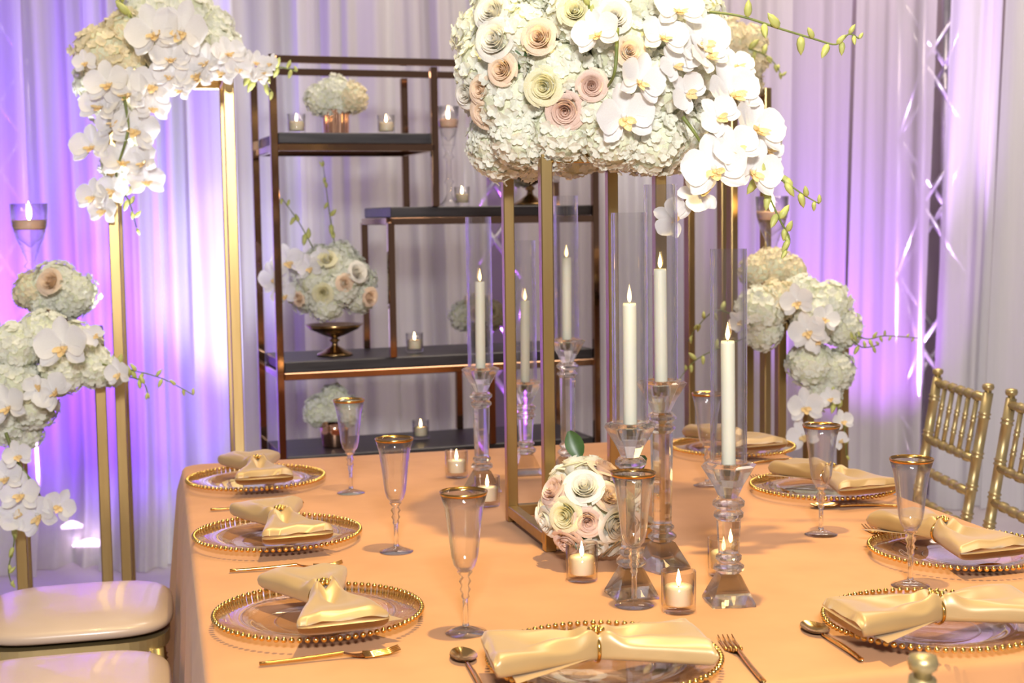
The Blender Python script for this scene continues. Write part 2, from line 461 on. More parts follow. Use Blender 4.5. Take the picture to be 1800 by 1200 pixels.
def cloth():
    rr = 0.06
    hw, hl = TW / 2, TL / 2
    pts = []
    nseg = 60
    def edge(a, b, n):
        for i in range(n): pts.append(((a[0] + (b[0] - a[0]) * i / n), (a[1] + (b[1] - a[1]) * i / n)))
    cs = [(hw - rr, -hl + rr, -PI / 2), (hw - rr, hl - rr, 0), (-hw + rr, hl - rr, PI / 2), (-hw + rr, -hl + rr, PI)]
    for k in range(4):
        cx, cy_, a0 = cs[k]
        for i in range(8):
            a = a0 + PI / 2 * i / 8
            pts.append((cx + rr * math.cos(a), cy_ + rr * math.sin(a)))
        nx = cs[(k + 1) % 4]
        e0 = (cx + rr * math.cos(a0 + PI / 2), cy_ + rr * math.sin(a0 + PI / 2))
        e1 = (nx[0] + rr * math.cos(nx[2]), nx[1] + rr * math.sin(nx[2]))
        for i in range(0, nseg): pts.append((e0[0] + (e1[0] - e0[0]) * i / nseg, e0[1] + (e1[1] - e0[1]) * i / nseg))
    n = len(pts)
    mb = MB(); rows = []
    def row(fn):
        b = len(mb.v)
        for i, p in enumerate(pts): mb.v.append(Vector(fn(i, p)))
        rows.append(b)
    ctr = len(mb.v); mb.v.append(Vector((0, 0, T)))
    for s in (0.25, 0.5, 0.7, 0.85, 0.95):
        row(lambda i, p, s=s: (p[0] * s, p[1] * s, T + 0.0006 * noise.noise((p[0] * s * 6, p[1] * s * 6, 1))))
    def off(p, d):
        L = math.hypot(p[0], p[1]); 
        nx = max(-1, min(1, p[0] / hw)) ** 15; ny = max(-1, min(1, p[1] / hl)) ** 15
        l = math.hypot(nx, ny) or 1
        return (p[0] + nx / l * d, p[1] + ny / l * d)
    for k in range(5):
        a = PI / 2 * k / 4
        row(lambda i, p, a=a: (*off(p, -0.014 + 0.014 * math.sin(a)), T - 0.014 + 0.014 * math.cos(a)))
    zs = [0.68, 0.60, 0.50, 0.40, 0.30, 0.20, 0.10, 0.005]
    for z in zs:
        t = (T - z) / T
        def fn(i, p, z=z, t=t):
            ang = i / n * 2 * PI
            fo = 0.5 + 0.5 * math.sin(ang * 26 + 1.3 * math.sin(ang * 5)) * 0.8 + 0.3 * math.sin(ang * 11 + 2)
            d = 0.008 + t * 0.018 + t * 0.03 * fo
            c = abs(p[0]) / hw > 0.93 and abs(p[1]) / hl > 0.93
            if c: d += 0.05 * t
            q = off(p, d)
            return (q[0], q[1], z)
        row(fn)
    for i in range(n): mb.face((ctr, rows[0] + i, rows[0] + (i + 1) % n))
    for r in range(len(rows) - 1):
        for i in range(n):
            j = (i + 1) % n
            mb.face((rows[r] + i, rows[r + 1] + i, rows[r + 1] + j, rows[r] + j))
    o = part('tablecloth', mb, M['cloth'], None, True, tr(TC.x, TC.y, 0) @ rot(TH, 'Z'))
    tag(o, 'blush velvet tablecloth draped to the floor over the dining table', 'tablecloth')
cloth()

# ------------------------------------------------------------------ shelf unit
SA = math.radians(19.0)
SU = Vector((math.cos(SA), math.sin(SA), 0)); SV = Vector((-math.sin(SA), math.cos(SA), 0))
S0 = Vector((-0.748, 4.56, 0))
def S(u, v, z): return S0 + SU * u + SV * v + Vector((0, 0, z))
SW, SD = 1.10, 0.38
ZB = [0.61, 0.92, 1.415, 1.655]     # tops of the four boards
sh = thing('shelf_unit', 'dark rose gold metal shelf unit with black boards behind table', 'shelf', S0, SA)
def sbar(name, p, q, wd=0.023):
    b = MB(); b.bar(p, q, wd); part(name, b, M['rosegold'], sh, False)
def post(u, z0, z1):
    for v in (0, SD): sbar('post', (u, v, z0), (u, v, z1))
post(0, 0, 1.90); post(SW, 0, 1.90)
post(0.53, ZB[2], 1.87); post(0.375, ZB[1], ZB[2] - 0.05); post(0.715, ZB[0], ZB[1] - 0.05)
for v in (0, SD): sbar('top_rail', (0.0115, v, 1.885), (SW - 0.0115, v, 1.885))
for u in (0, SW): sbar('top_rail', (u, 0.0115, 1.885), (u, SD - 0.0115, 1.885))
def board(u0, u1, z, th=0.035):
    b = MB(); b.box(((u0 + u1) / 2, SD / 2, z - th / 2), (u1 - u0 - 0.004, SD - 0.004, th), None, 0.003)
    part('board', b, M['blackwood'], sh, False)
    for v in (0, SD): sbar('rail', (u0, v, z - th - 0.012), (u1, v, z - th - 0.012))
    for u in (u0, u1): sbar('rail', (u, 0.0115, z - th - 0.012), (u, SD - 0.0115, z - th - 0.012))
board(0.0115, 0.53, ZB[3]); board(0.375, SW - 0.0115, ZB[2]); board(0.0115, SW - 0.0115, ZB[1]); board(0.0115, SW - 0.0115, ZB[0]); board(0.0115, SW - 0.0115, 0.14)

# ------------------------------------------------------------------ gold flower stands
def stand(px_l, Y, wx, wy, z0, z1, rz, label, tb=0.025, top_board=False, name='flower_stand', loc=None, cut=None):
    p = loc or aty(px_l, 600, Y)
    t = thing(name, label, 'stand', (p[0], p[1], z0), rz)
    h = z1 - z0
    for x in (0, wx):
        for y in (0, wy):
            b = MB(); b.bar((x, y, 0), (x, y, h), tb); part('leg', b, M['brass'], t, False)
    for z in (tb / 2 + 0.012, h - tb / 2):
        for x in (0, wx):
            b = MB(); b.bar((x, tb / 2, z), (x, wy - tb / 2, z), tb); part('rail', b, M['brass'], t, False)
        for y in (0, wy):
            if z < h / 2 and y == 0 and cut: continue
            b = MB(); b.bar((tb / 2, y, z), (wx - tb / 2, y, z), tb); part('rail', b, M['brass'], t, False)
    if top_board:
        b = MB(); b.box((wx / 2, wy / 2, h + 0.008), (wx + tb, wy + tb, 0.016), None, 0.003); part('top_board', b, M['blackwood'], t, False)
    else:
        b = MB(); b.box((wx / 2, wy / 2, h - 0.004), (wx - tb, wy - tb, 0.006)); part('top_plate', b, M['brass'], t, False)
    return t
NL = atz(966, 968, T)
stand(0, 0, 0.225, 0.284, T, 1.495, math.radians(14.5), 'tall gold open frame stand on table under the big white flower centrepiece', 0.0225, loc=(NL.x, NL.y), name='flower_stand')
stand(208, 3.98, 0.325, 0.30, 0, 1.80, 0.235, 'tall gold floor stand at left under the orchid arch', 0.029)
stand(22, 3.86, 0.225, 0.24, 0, 1.06, 0.29, 'low gold stand at far left carrying the candle and orchid spray', 0.030, True)
stand(1287, 4.55, 0.15, 0.20, 0, 1.78, 0.62, 'tall gold floor stand half hidden behind big centrepiece at right', 0.028)
stand(1372, 4.30, 0.22, 0.20, 0, 1.05, 0.34, 'low gold floor stand at right under white hydrangeas and orchids', 0.028, True)

# ------------------------------------------------------------------ chiavari chairs
def bamboo(mb, p, q, r, nodes, n=10):
    p, q = Vector(p), Vector(q); L = (q - p).length
    prof = [(r, 0)]
    for k in nodes:
        z = k * L
        for dz, f in ((-.010, 1), (-.006, 1.28), (-.002, 1.05), (0.002, 1.05), (.006, 1.28), (.010, 1)):
            prof.append((r * f, z + dz))
    prof.append((r, L))
    R = (q - p).to_track_quat('Z', 'X').to_matrix().to_4x4(); R.translation = p
    mb.lathe(prof, n, R)
def chair(label, loc, rz, group=None):
    t = thing('chiavari_chair', label, 'chair', loc, rz, group)
    G = M['chairgold']
    w2 = 0.195
    def px_(z): return -0.20 - max(0, z - 0.44) * 0.16
    for s in (-1, 1):
        b = MB(); bamboo(b, (s * (w2 - 0.005), -0.235, 0), (s * w2, -0.20, 0.44), 0.0145, (.3, .7)); 
        bamboo(b, (s * w2, -0.20, 0.44), (s * w2, px_(0.885), 0.885), 0.0145, (.06, .25, .42, .62, .86)); part('back_post', b, G, t)
        f = MB(); f.lathe([(0.0095, 0), (0.0095, .008), (0.0145, .011), (0.0165, .018), (.0145, .025), (0.004, .028)], 12); part('finial', f, G, t, True, tr(s * w2, px_(0.885), 0.883))
        b = MB(); bamboo(b, (s * 0.185, 0.19, 0), (s * 0.185, 0.175, 0.43), 0.0145, (.3, .7)); part('front_leg', b, G, t)
        b = MB(); bamboo(b, (s * 0.188, -0.21, 0.2), (s * 0.185, 0.18, 0.2), 0.009, (.3, .7), 8); part('stretcher', b, G, t)
    b = MB(); bamboo(b, (-0.185, 0.18, 0.26), (0.185, 0.18, 0.26), 0.009, (.3, .7), 8); part('stretcher', b, G, t)
    for z in (0.868, 0.70, 0.61, 0.52):
        b = MB(); bamboo(b, (-w2, px_(z), z), (w2, px_(z), z), 0.0115, (.18, .34, .5, .66, .82), 8); part('back_rail', b, G, t)
    for k in range(5):
        x = (k - 2) * 0.062
        b = MB(); bamboo(b, (x * 1.0, px_(0.70), 0.705), (x, px_(0.868), 0.863), 0.0072, (.3, .62), 8); part('spindle', b, G, t)
    def se(a, e=0.42): return (math.copysign(abs(math.cos(a)) ** e, math.cos(a)), math.copysign(abs(math.sin(a)) ** e, math.sin(a)))
    b = MB()
    def ff(u, v):
        c, s_ = se(2 * PI * u); k = [(0.0, .425), (1, .425), (1.0, .452), (0.0, .452)][round(v * 3)]
        return (c * 0.205 * k[0], s_ * 0.205 * k[0], k[1])
    b.grid(ff, 48, 3, True); part('seat_frame', b, G, t, False)
    b = MB()
    def cf(u, v):
        c, s_ = se(2 * PI * u, 0.5)
        a = PI * v
        rr_ = math.sin(a) ** 0.45 if v < 1 else 0
        z = 0.477 - 0.024 * math.copysign(abs(math.cos(a)) ** 0.75, math.cos(a)) + 0.012 * (1 - rr_ ** 2) * (1 if v > .5 else 0)
        return (c * 0.214 * rr_, s_ * 0.214 * rr_, z)
    b.grid(cf, 56, 18, True); part('cushion', b, M['cushion'], t)
    return t
aL = math.radians(14) - PI / 2      # faces +E1
aR = math.radians(14) + PI / 2      # faces -E1
chair('gold ladder back chair with champagne cushion at left, farther from camera', (-1.014, 3.235, 0), aL)
chair('gold chair with champagne cushion at bottom left corner, nearest camera', (-0.880, 2.66, 0), aL)
chair('gold ladder back chair on right side with full backrest in view', (1.005, 4.0, 0), PI / 2 + .05)
chair('gold chair cut by right edge beside the other right chair', (1.045, 3.49, 0), PI / 2 + .05)
chair('near chair at table front showing only its blurred gold post top', (0.111, 1.567, 0), math.radians(35))

# ------------------------------------------------------------------ petals and flowers
def petal_fn(L, W, cup=0.25, curl=0.2, peak=0.62, ruffle=0.0, ph=0.0):
    def fn(u, v):
        x = 2 * v - 1
        wd = W / 2 * (math.sin(PI * min(1, u ** (math.log(.5) / math.log(peak)))) ** 0.6 if 0 < u < 1 else 0.04)
        if u >= 1: wd = W * 0.10
        if u <= 0: wd = W * 0.08
        z = cup * wd * x * x + curl * L * u * u + ruffle * math.sin(3 * x + 4 * u + ph) * u
        return (x * wd, u * L, z)
    return fn
def floret(mb, M4, r, rnd):
    for k in range(4):
        a = k * PI / 2 + rnd.uniform(-.2, .2)
        tilt = rnd.uniform(-0.05, 0.55)
        R = M4 @ rot(a, 'Z') @ rot(tilt, 'X')
        L = r * rnd.uniform(.85, 1.1); Wd = L * 1.12
        pts = [(-.10 * Wd, 0, 0), (.10 * Wd, 0, 0), (-.46 * Wd, .5 * L, .10 * L), (0, .55 * L, -.04 * L), (.46 * Wd, .5 * L, .10 * L), (-.30 * Wd, .93 * L, .10 * L), (0, 1.0 * L, -.02 * L), (.30 * Wd, .93 * L, .10 * L)]
        mb.add(pts, [(0, 3, 2), (0, 1, 3), (1, 4, 3), (2, 3, 6, 5), (3, 4, 7, 6)], R)
def hyd_mesh(seed, R=1.0, n=105, m='hyd'):
    rnd = random.Random(seed); mb = MB()
    for i in range(n):
        z = 1 - 1.75 * (i + .5) / n
        a = i * 2.39996 + rnd.uniform(-.2, .2)
        r = math.sqrt(max(0, 1 - z * z))
        d = Vector((r * math.cos(a), r * math.sin(a), z)).normalized()
        k = R * rnd.uniform(.86, 1.03) * (1 + .08 * noise.noise(d * 2 + Vector((seed, 0, 0))))
        dj = (d + Vector((rnd.uniform(-.25, .25), rnd.uniform(-.25, .25), rnd.uniform(-.25, .25)))).normalized()
        floret(mb, frame(d * k * 0.93, dj, roll=rnd.uniform(0, 6)), R * rnd.uniform(.185, .235), rnd)
    mb.cur = 1
    mb.ball((0, 0, 0), R * .86, 12, 8)
    return mb.mesh('hydrangea_head', [M[m], M['hydcore']], False)
HYD = [hyd_mesh(i) for i in range(4)]
HYDC = [hyd_mesh(20 + i, m='hydcream') for i in range(2)]

def rose_meshes(m, seed, n_in=13, tight=1.0):
    rnd = random.Random(seed)
    def pet(mb, i, n, big):
        t = i / n
        a0 = i * 2.399 + rnd.uniform(-.2, .2)
        half = 1.75 - .75 * t
        rb = .05 + .68 * t
        h = 1.02 - .30 * t * t
        def fn(u, v):
            x = (2 * v - 1)
            a = a0 + x * half * (.75 + .25 * u) + .35 * x * (1 - t) * u * 0
            ed = 1 - .16 * abs(x) ** 3
            e = max(0, u - .68) / .32
            sp = .05 * x * (1 - .4 * t)
            r = rb * (.50 + .50 * math.sin(min(1, u * 1.15) * PI / 2)) + (.05 + .22 * big) * e ** 1.6 + sp
            z = h * u * ed - (.04 + .20 * big) * e ** 2.2
            return (r * math.cos(a), r * math.sin(a), z - .45)
        mb.grid(fn, 6, 7)
    inner = MB()
    for i in range(n_in): pet(inner, i + .4, 19, 0 if i < 5 else .25)
    outs = []
    for i in range(n_in, 19):
        o = MB(); pet(o, i + .4, 19, 1.0); outs.append(o.mesh('petal', M[m]))
    inner.ball((0, 0, -.45), .40, 10, 6)
    return inner.mesh('rose', M[m]), outs
ROSE = {k: [rose_meshes(k, 5 + j + 11 * q) for j in range(2)] for q, k in enumerate(('rose_peach', 'rose_dusty', 'rose_white', 'rose_yellow'))}

def orchid_meshes():
    sep = MB()
    for a, L in ((0, 1.0), (2.25, .95), (-2.25, .95)):
        sep.grid(petal_fn(L, .62, .5, .12, .58), 6, 5, M4=rot(a, 'Z') @ rot(.08, 'X') @ tr(0, .05, -.03))
    sep.tube([(0, 0, -.25), (0, 0, .02)], [.05, .09], 8)
    sep.ball((0, .03, .10), .09, 8, 5, (1, 1, 1.5))
    pets = []
    for s in (1, -1):
        p = MB(); p.grid(petal_fn(.98, 1.12, .22, .16, .56, .02, s), 7, 7, M4=rot(-s * 1.38, 'Z') @ rot(.16, 'X') @ tr(0, .03, .02)); pets.append(p.mesh('petal', M['orch']))
    lip = MB()
    lip.grid(petal_fn(.42, .30, .7, .9, .5), 5, 4, M4=rot(PI, 'Z') @ tr(0, .04, .05))
    for s in (1, -1): lip.grid(petal_fn(.30, .24, .6, 1.2, .55), 4, 3, M4=rot(PI + s * .8, 'Z') @ tr(0, .05, .08))
    lip.ball((0, -.08, .14), .075, 8, 5)
    return sep.mesh('orchid', M['orch']), pets, lip.mesh('lip', M['lip'])
ORC = orchid_meshes()

def toward(pos, dx=0.0, dz=0.0):
    """direction a bloom faces when it looks out towards the guests, turned by dx, dz"""
    d = (Vector((0.0, -1.0, 0.35)))
    return (d + Vector((dx, 0, dz))).normalized()

class Arr:
    def __init__(s, label, base, seed, cat='flowers', name='flower_arrangement', group=None):
        s.t = thing(name, label, cat, base, 0, group); s.r = random.Random(seed)
    def head(s, p, R, n=None, cream=False):
        r = s.r
        n = n or (r.uniform(-.3, .3), -1, r.uniform(0, .6))
        me = r.choice(HYDC if cream else HYD)
        wlink('hydrangea_head', me, frame(p, n, roll=r.uniform(0, 6), scale=R), s.t)
    def rose(s, p, R, m, n=None, petals=True):
        r = s.r; inner, outs = r.choice(ROSE[m])
        o = wlink('rose', inner, frame(p, n or (r.uniform(-.3, .3), -1, .3), roll=r.uniform(0, 6), scale=R), s.t)
        for me in outs: link('petal', me, None, o)
    def orchid(s, p, R, n=None, roll=None):
        r = s.r
        n = n or toward(p, r.uniform(-.5, .5), r.uniform(-.3, .2))
        o = wlink('orchid', ORC[0], frame(p, n, roll=r.uniform(-.35, .35) if roll is None else roll, scale=R), s.t)
        for me in ORC[1]: link('petal', me, None, o)
        link('lip', ORC[2], None, o)
    def stem(s, pts, rad=0.003, m='stem'):
        P = [Vector(p) for p in pts]; out = []
        for i in range(len(P) - 1):
            a, b, c, d = P[max(i - 1, 0)], P[i], P[i + 1], P[min(i + 2, len(P) - 1)]
            for k in range(5):
                t = k / 5
                out.append(.5 * ((2 * b) + (c - a) * t + (2 * a - 5 * b + 4 * c - d) * t * t + (3 * b - a - 3 * c + d) * t ** 3))
        out.append(P[-1])
        inv = WM[s.t.name].inverted()
        mb = MB(); mb.tube([inv @ q for q in out], [rad * (1 - .5 * i / len(out)) for i in range(len(out))], 6)
        part('stem', mb, M[m], s.t)
        return out
    def spray(s, pts, nb, size=0.011, start=.25, rad=0.0025, white=0.0):
        path = s.stem(pts, rad); r = s.r
        for i in range(nb):
            k = start + (1 - start) * i / max(1, nb - 1)
            q = path[min(len(path) - 1, int(k * (len(path) - 1)))]
            sz = size * (1.25 - .75 * (i / nb)) * r.uniform(.85, 1.15)
            d = Vector((r.uniform(-.6, .6), r.uniform(-.4, .4), (-.9 if i % 2 else .5))).normalized()
            mb = MB()
            mb.lathe([(.0001, 0), (.35, .35), (.42, .8), (.30, 1.4), (.0001, 1.9)], 7, None, False)
            if white and r.random() < white:
                for a in (0, 2.1, 4.2): mb.grid(petal_fn(1.7, 1.0, .5, .25), 4, 3, M4=rot(a, 'Z') @ rot(.7, 'X') @ tr(0, .1, .5))
                me = mb.mesh('bud', M['orch'])
            else: me = mb.mesh('bud', M['bud'])
            wlink('bud', me, frame(q, d, scale=sz), s.t)
    def leaf(s, p, n, L=.06, Wd=.035, roll=0):
        mb = MB(); mb.grid(petal_fn(L, Wd, .3, .15, .5), 6, 4); wlink('leaf', mb.mesh('leaf', M['leaf']), frame(p, n, roll=roll), s.t)

# ---- big centrepiece on the table stand
CC = NL + Vector((0.225 / 2 * math.cos(.253) - .142 * math.sin(.253), .142 * math.cos(.253) + .1125 * math.sin(.253), 0))
C0 = Vector((aty(1040, 110, CC.y).x, CC.y, 1.675))
big = Arr('large white hydrangea, rose and orchid centrepiece on tall gold table stand', (CC.x, CC.y, 1.497), 3)
RX, RY, RZ = .262, .25, .245
N = 46
for i in range(N):
    z = 1 - 1.93 * (i + .5) / N
    a = i * 2.39996
    r_ = math.sqrt(max(0, 1 - z * z)) ** .6
    d = Vector((r_ * math.cos(a), r_ * math.sin(a), z))
    R = big.r.uniform(.068, .082)
    p = C0 + Vector((d.x * (RX - .06), d.y * (RY - .06), d.z * (RZ - .055)))
    if p.z < 1.56:
        p.z = 1.555 + big.r.uniform(-.008, .012)
        if (p - C0).xy.length > .11: p.z -= .03
    big.head(p, R, d.normalized())
for k in range(13):
    a = 2 * PI * k / 13
    q = C0 + Vector((.185 * math.cos(a), .175 * math.sin(a), 0)); q.z = 1.525 + .012 * math.sin(5 * k)
    big.head(q, big.r.uniform(.060, .072), (math.cos(a), math.sin(a), -.35))
core = MB(); core.ball((0, 0, 0), .17, 16, 10); wlink('foam_core', core.mesh('foam_core', M['hydcore']), Matrix.Translation(C0), big.t)
def surf(px, py, k=1.0):
    d = ray(px, py)
    A = Vector((d.x / (RX * k), d.y / (RY * k), d.z / (RZ * k))); o = CAM - C0
    B = Vector((o.x / (RX * k), o.y / (RY * k), o.z / (RZ * k)))
    qa, qb, qc = A.dot(A), 2 * A.dot(B), B.dot(B) - 1
    D = qb * qb - 4 * qa * qc
    t = (-qb - math.sqrt(D)) / (2 * qa) if D > 0 else -qb / (2 * qa)
    p = CAM + d * t; nn = p - C0
    return p, Vector((nn.x / RX ** 2, nn.y / RY ** 2, nn.z / RZ ** 2)).normalized()
for px, py, R, m in ((883, 122, .030, 'rose_peach'), (948, 66, .033, 'rose_peach'), (855, 196, .034, 'rose_peach'), (848, 158, .028, 'rose_peach'), (872, 70, .042, 'rose_white'),
                     (866, 22, .036, 'rose_white'), (957, 152, .036, 'rose_yellow'), (994, 194, .036, 'rose_dusty'), (1040, 150, .029, 'rose_dusty'), (1106, 90, .028, 'rose_peach'), (822, 165, .030, 'rose_white'), (1080, 30, .034, 'rose_white'),
                     (1010, 20, .030, 'rose_yellow')):
    p, n = surf(px, py, 1.02)
    nn = (n + Vector((0, -.6, .1))).normalized()
    big.rose(p, R * 1.12, m, nn)
for px, py, R, dx, dz, rl in ((1095, 205, .058, .3, -.1, .2), (1122, 142, .050, .9, .2, -.3), (1050, 60, .046, -.7, .3, .3), (1165, 65, .046, .2, .3, -.2), (1228, 75, .062, .2, 0, .3), (1185, 115, .036, .2, .2, .5),
                        (1205, 162, .040, .3, -.2, .9), (1190, 20, .05, 0, .5, 0)):
    p, n = surf(px, py, 1.1)
    big.orchid(p, R, (n * .5 + toward(p, dx, dz) * .7), rl)
# cascade to the right
for px, py, Y, R, dx, dz, rl in ((1283, 165, 2.62, .060, .5, .1, .3), (1262, 205, 2.56, .040, .1, -.2, .8), (1325, 225, 2.62, .062, .7, .1, -.2), (1290, 262, 2.56, .048, .2, 0, .5), (1255, 298, 2.55, .062, -.1, -.1, .2),
                                 (1322, 300, 2.60, .056, .4, -.2, -.3), (1232, 340, 2.60, .042, -.2, 0, 1.6), (1185, 385, 2.62, .040, -.5, 0, 1.2), (1345, 262, 2.64, .040, .9, 0, 0), (1240, 100, 2.60, .045, .6, .3, .5), (1292, 118, 2.66, .040, .5, .5, .2)):
    p = aty(px, py, Y); big.orchid(p, R, toward(p, dx, dz), rl)
P = aty
big.stem([P(1085, 50, 2.56), P(1083, 105, 2.54), P(1078, 135, 2.55), P(1064, 158, 2.60)], .0042)
big.stem([P(1200, 205, 2.60), P(1222, 235, 2.60), P(1240, 265, 2.62)], .0042)
big.stem([P(1250, 290, 2.6), P(1235, 335, 2.62), P(1200, 375, 2.63), P(1160, 400, 2.64)], .0032)
big.spray([P(1235, 20, 2.72), P(1300, 28, 2.70), P(1370, 50, 2.70), P(1430, 68, 2.70), P(1470, 78, 2.70), P(1492, 60, 2.70), P(1510, 68, 2.7)], 11, .017, .2, .0028)
big.spray([P(1320, 285, 2.62), P(1345, 330, 2.62), P(1370, 385, 2.62), P(1388, 420, 2.62), P(1378, 448, 2.62)], 13, .018, .08, .0026)
big.spray([P(1340, 300, 2.64), P(1380, 320, 2.64), P(1412, 342, 2.64), P(1440, 358, 2.64)], 7, .016, .2, .0022)
big.spray([P(1030, -30, 2.62), P(1035, 10, 2.58), P(1045, 45, 2.57)], 9, .016, .1, .003)
for px, py in ((1030, 178), (1310 - 210, 222), (940, 95), (915, 120)):
    p, n = surf(px, py, .93); big.leaf(p, n, .05, .03, 1.0)

# ---- rose ball beside the stand
BC = aty(1030, 884, 2.575)
BR = .080
ball = Arr('round posy of ivory, yellow and dusty pink roses on table', (BC.x, BC.y, T), 9, 'flowers', 'rose_posy')
bcore = MB(); bcore.ball((0, 0, 0), BR * .86, 14, 9); wlink('foam_core', bcore.mesh('foam_core', M['hydcore']), Matrix.Translation(Vector((BC.x, BC.y, T + .098))), ball.t)
BCv = Vector((BC.x, BC.y, T + .098))
explicit = [(1010, 815, 'rose_white', .036), (1060, 828, 'rose_dusty', .033), (1027, 858, 'rose_white', .036), (976, 862, 'rose_dusty', .032), (995, 906, 'rose_yellow', .033), (1033, 916, 'rose_dusty', .028), (1068, 872, 'rose_peach', .028),
            (1078, 920, 'rose_white', .036), (965, 915, 'rose_white', .030), (1000, 950, 'rose_dusty', .032), (1080, 958, 'rose_white', .036), (1045, 800, 'rose_white', .034), (1040, 960, 'rose_white', .03)]
for px, py, m, R in explicit:
    d = ray(px, py).normalized(); o = CAM - BCv; RR = BR * 1.0
    qb = 2 * d.dot(o); qc = o.dot(o) - RR * RR; D = qb * qb - 4 * qc
    t_ = (-qb - math.sqrt(D)) / 2 if D > 0 else -qb / 2
    p = CAM + d * t_; n = (p - BCv).normalized()
    p = BCv + n * RR * 1.0
    ball.rose(p, R * 1.12, m, n)
for d in ((1, .2, .1), (.7, .7, .3), (0, 1, .2), (-.7, .7, .2), (-1, .3, -.2), (0, .4, 1), (.6, .5, .8), (-.6, .4, .8), (.8, .2, -.5), (0, .9, -.3), (.95, -.3, .3)):
    n = Vector(d).normalized(); ball.rose(BCv + n * BR, .034, 'rose_white', n)
for d, rl in (((-.1, .1, 1), .4), ((.8, -.1, .75), -.9), ((-.2, -.8, -.7), 0.2)):
    n = Vector(d).normalized(); ball.leaf(BCv + n * (BR + .012), (-.2, -.9, .3), .055, .035, rl)

# ---- left tall arrangement
YL = 4.05
lt = Arr('white orchid and hydrangea arch spilling over tall left stand', (aty(318, 600, 4.13).x, 4.13, 1.792), 21)
for px, py, dY, R in ((180, 95, 0, .085), (225, 70, .05, .09), (215, 130, .02, .085), (265, 40, .1, .10), (320, 25, .15, .10), (175, 150, .05, .075), (205, 185, .1, .08), (330, 85, .1, .09), (385, 90, .15, .075), (290, 100, .1, .09), (225, 235, .1, .075), (370, 50, .18, .07), (210, 290, .12, .06)):
    lt.head(aty(px, py, YL + dY), R, None, px < 240 and py < 140)
for px, py, R in ((272, 58, .080), (322, 55, .082), (300, 105, .06), (190, 148, .065), (228, 165, .072), (270, 150, .065), (178, 188, .062), (240, 228, .070), (205, 215, .06), (162, 258, .062), (215, 285, .066), (255, 320, .056), (268, 190, .05), (320, 160, .040), (365, 110, .055), (200, 335, .05), (165, 345, .050), (185, 368, .050), (400, 95, .05), (345, 130, .055), (392, 128, .048), (352, 140, .045), (418, 122, .040), (300, 135, .05), (150, 110, .035), (255, 285, .055)):
    lt.orchid(aty(px, py, YL - .10), R)
for px, py, R in ((430, 105, .036), (450, 110, .034), (465, 128, .030), (440, 128, .03), (478, 112, .028), (455, 138, .026)):
    lt.orchid(aty(px, py, YL - .02), R)
lt.spray([aty(400, 110, YL), aty(450, 130, YL), aty(490, 118, YL), aty(522, 126, YL)], 9, .022, .2, .003)
lt.spray([aty(420, 118, YL), aty(455, 140, YL), aty(478, 160, YL)], 6, .02, .3, .003)
lt.spray([aty(235, 40, YL), aty(222, 15, YL), aty(205, -8, YL)], 4, .02, .3, .003)
lt.spray([aty(200, 330, YL - .06), aty(225, 350, YL - .06), aty(240, 400, YL - .06)], 8, .02, .2, .003)
lt.stem([aty(218, 170, YL - .12), aty(225, 230, YL - .12), aty(205, 300, YL - .1), aty(210, 320, YL - .06)], .005)

# ---- left low arrangement
YS = 3.80
ls = Arr('white hydrangea and orchid spray spilling off low left stand', (aty(70, 600, 3.92).x, 3.92, 1.078), 31)
for px, py, dY, R in ((25, 610, 0, .075), (75, 590, .03, .075), (130, 610, .05, .075), (165, 645, .05, .062), (110, 650, .02, .07), (20, 670, 0, .08), (55, 710, .02, .075), (15, 740, .03, .07), (-20, 640, 0, .08), (195, 655, .06, .04), (45, 760, .05, .05)):
    ls.head(aty(px, py, YS + dY), R)
for px, py, R, rl in ((112, 608, .075, .1), (95, 690, .055, 1.0), (65, 685, .04, 2.2), (15, 715, .06, .4), (38, 868, .058, 0), (68, 905, .062, .5), (105, 888, .046, -.5), (25, 905, .05, 1.3), (10, 840, .05, .2), (30, 800, .04, .2), (210, 655, .040, .2), (165, 590, .03, 1.0)):
    ls.orchid(aty(px, py, YS - .09), R, None, rl)
ls.stem([aty(10, 760, YS - .06), aty(30, 810, YS - .06), aty(55, 845, YS - .06), aty(75, 880, YS - .06)], .005)
ls.spray([aty(180, 640, YS), aty(230, 650, YS), aty(285, 665, YS), aty(340, 694, YS)], 9, .016, .25, .0025)
ls.spray([aty(20, 900, YS - .05), aty(25, 950, YS - .05), aty(15, 1000, YS - .05), aty(22, 1030, YS - .05)], 9, .016, .1, .0025)
ls.spray([aty(215, 660, YS), aty(250, 670, YS), aty(262, 700, YS)], 5, .015, .2, .0025)
# ---- gold cup with flowers behind it
def cup(label, c, r, h, m, ribs=False):
    mb = MB(); mb.lathe([(r * .82, 0), (r * .86, h * .05), (r * .95, h * .6), (r, h), (r * .93, h), (r * .85, h * .3), (.001, h * .28)], 28, None, True)
    o = tag(part('vase', mb, m, None, True, Matrix.Translation(c)), label, 'vase'); return o
cz_l = 1.078
cl = aty(98, 560, 4.03)
cup('small copper cup vase on low left stand below the flowers', (cl.x, 4.03, cz_l), .058, .10, M['copper'])
lc = Arr('small dome of cream hydrangea with peach rose in left copper cup', (cl.x, 4.03, cz_l + .09), 41)
for px, py, R in ((60, 512, .062), (100, 500, .07), (135, 515, .062), (85, 525, .06), (118, 528, .062)):
    lc.head(aty(px, py, 4.02), R, None, px < 80)
lc.rose(aty(88, 495, 3.93), .042, 'rose_peach')

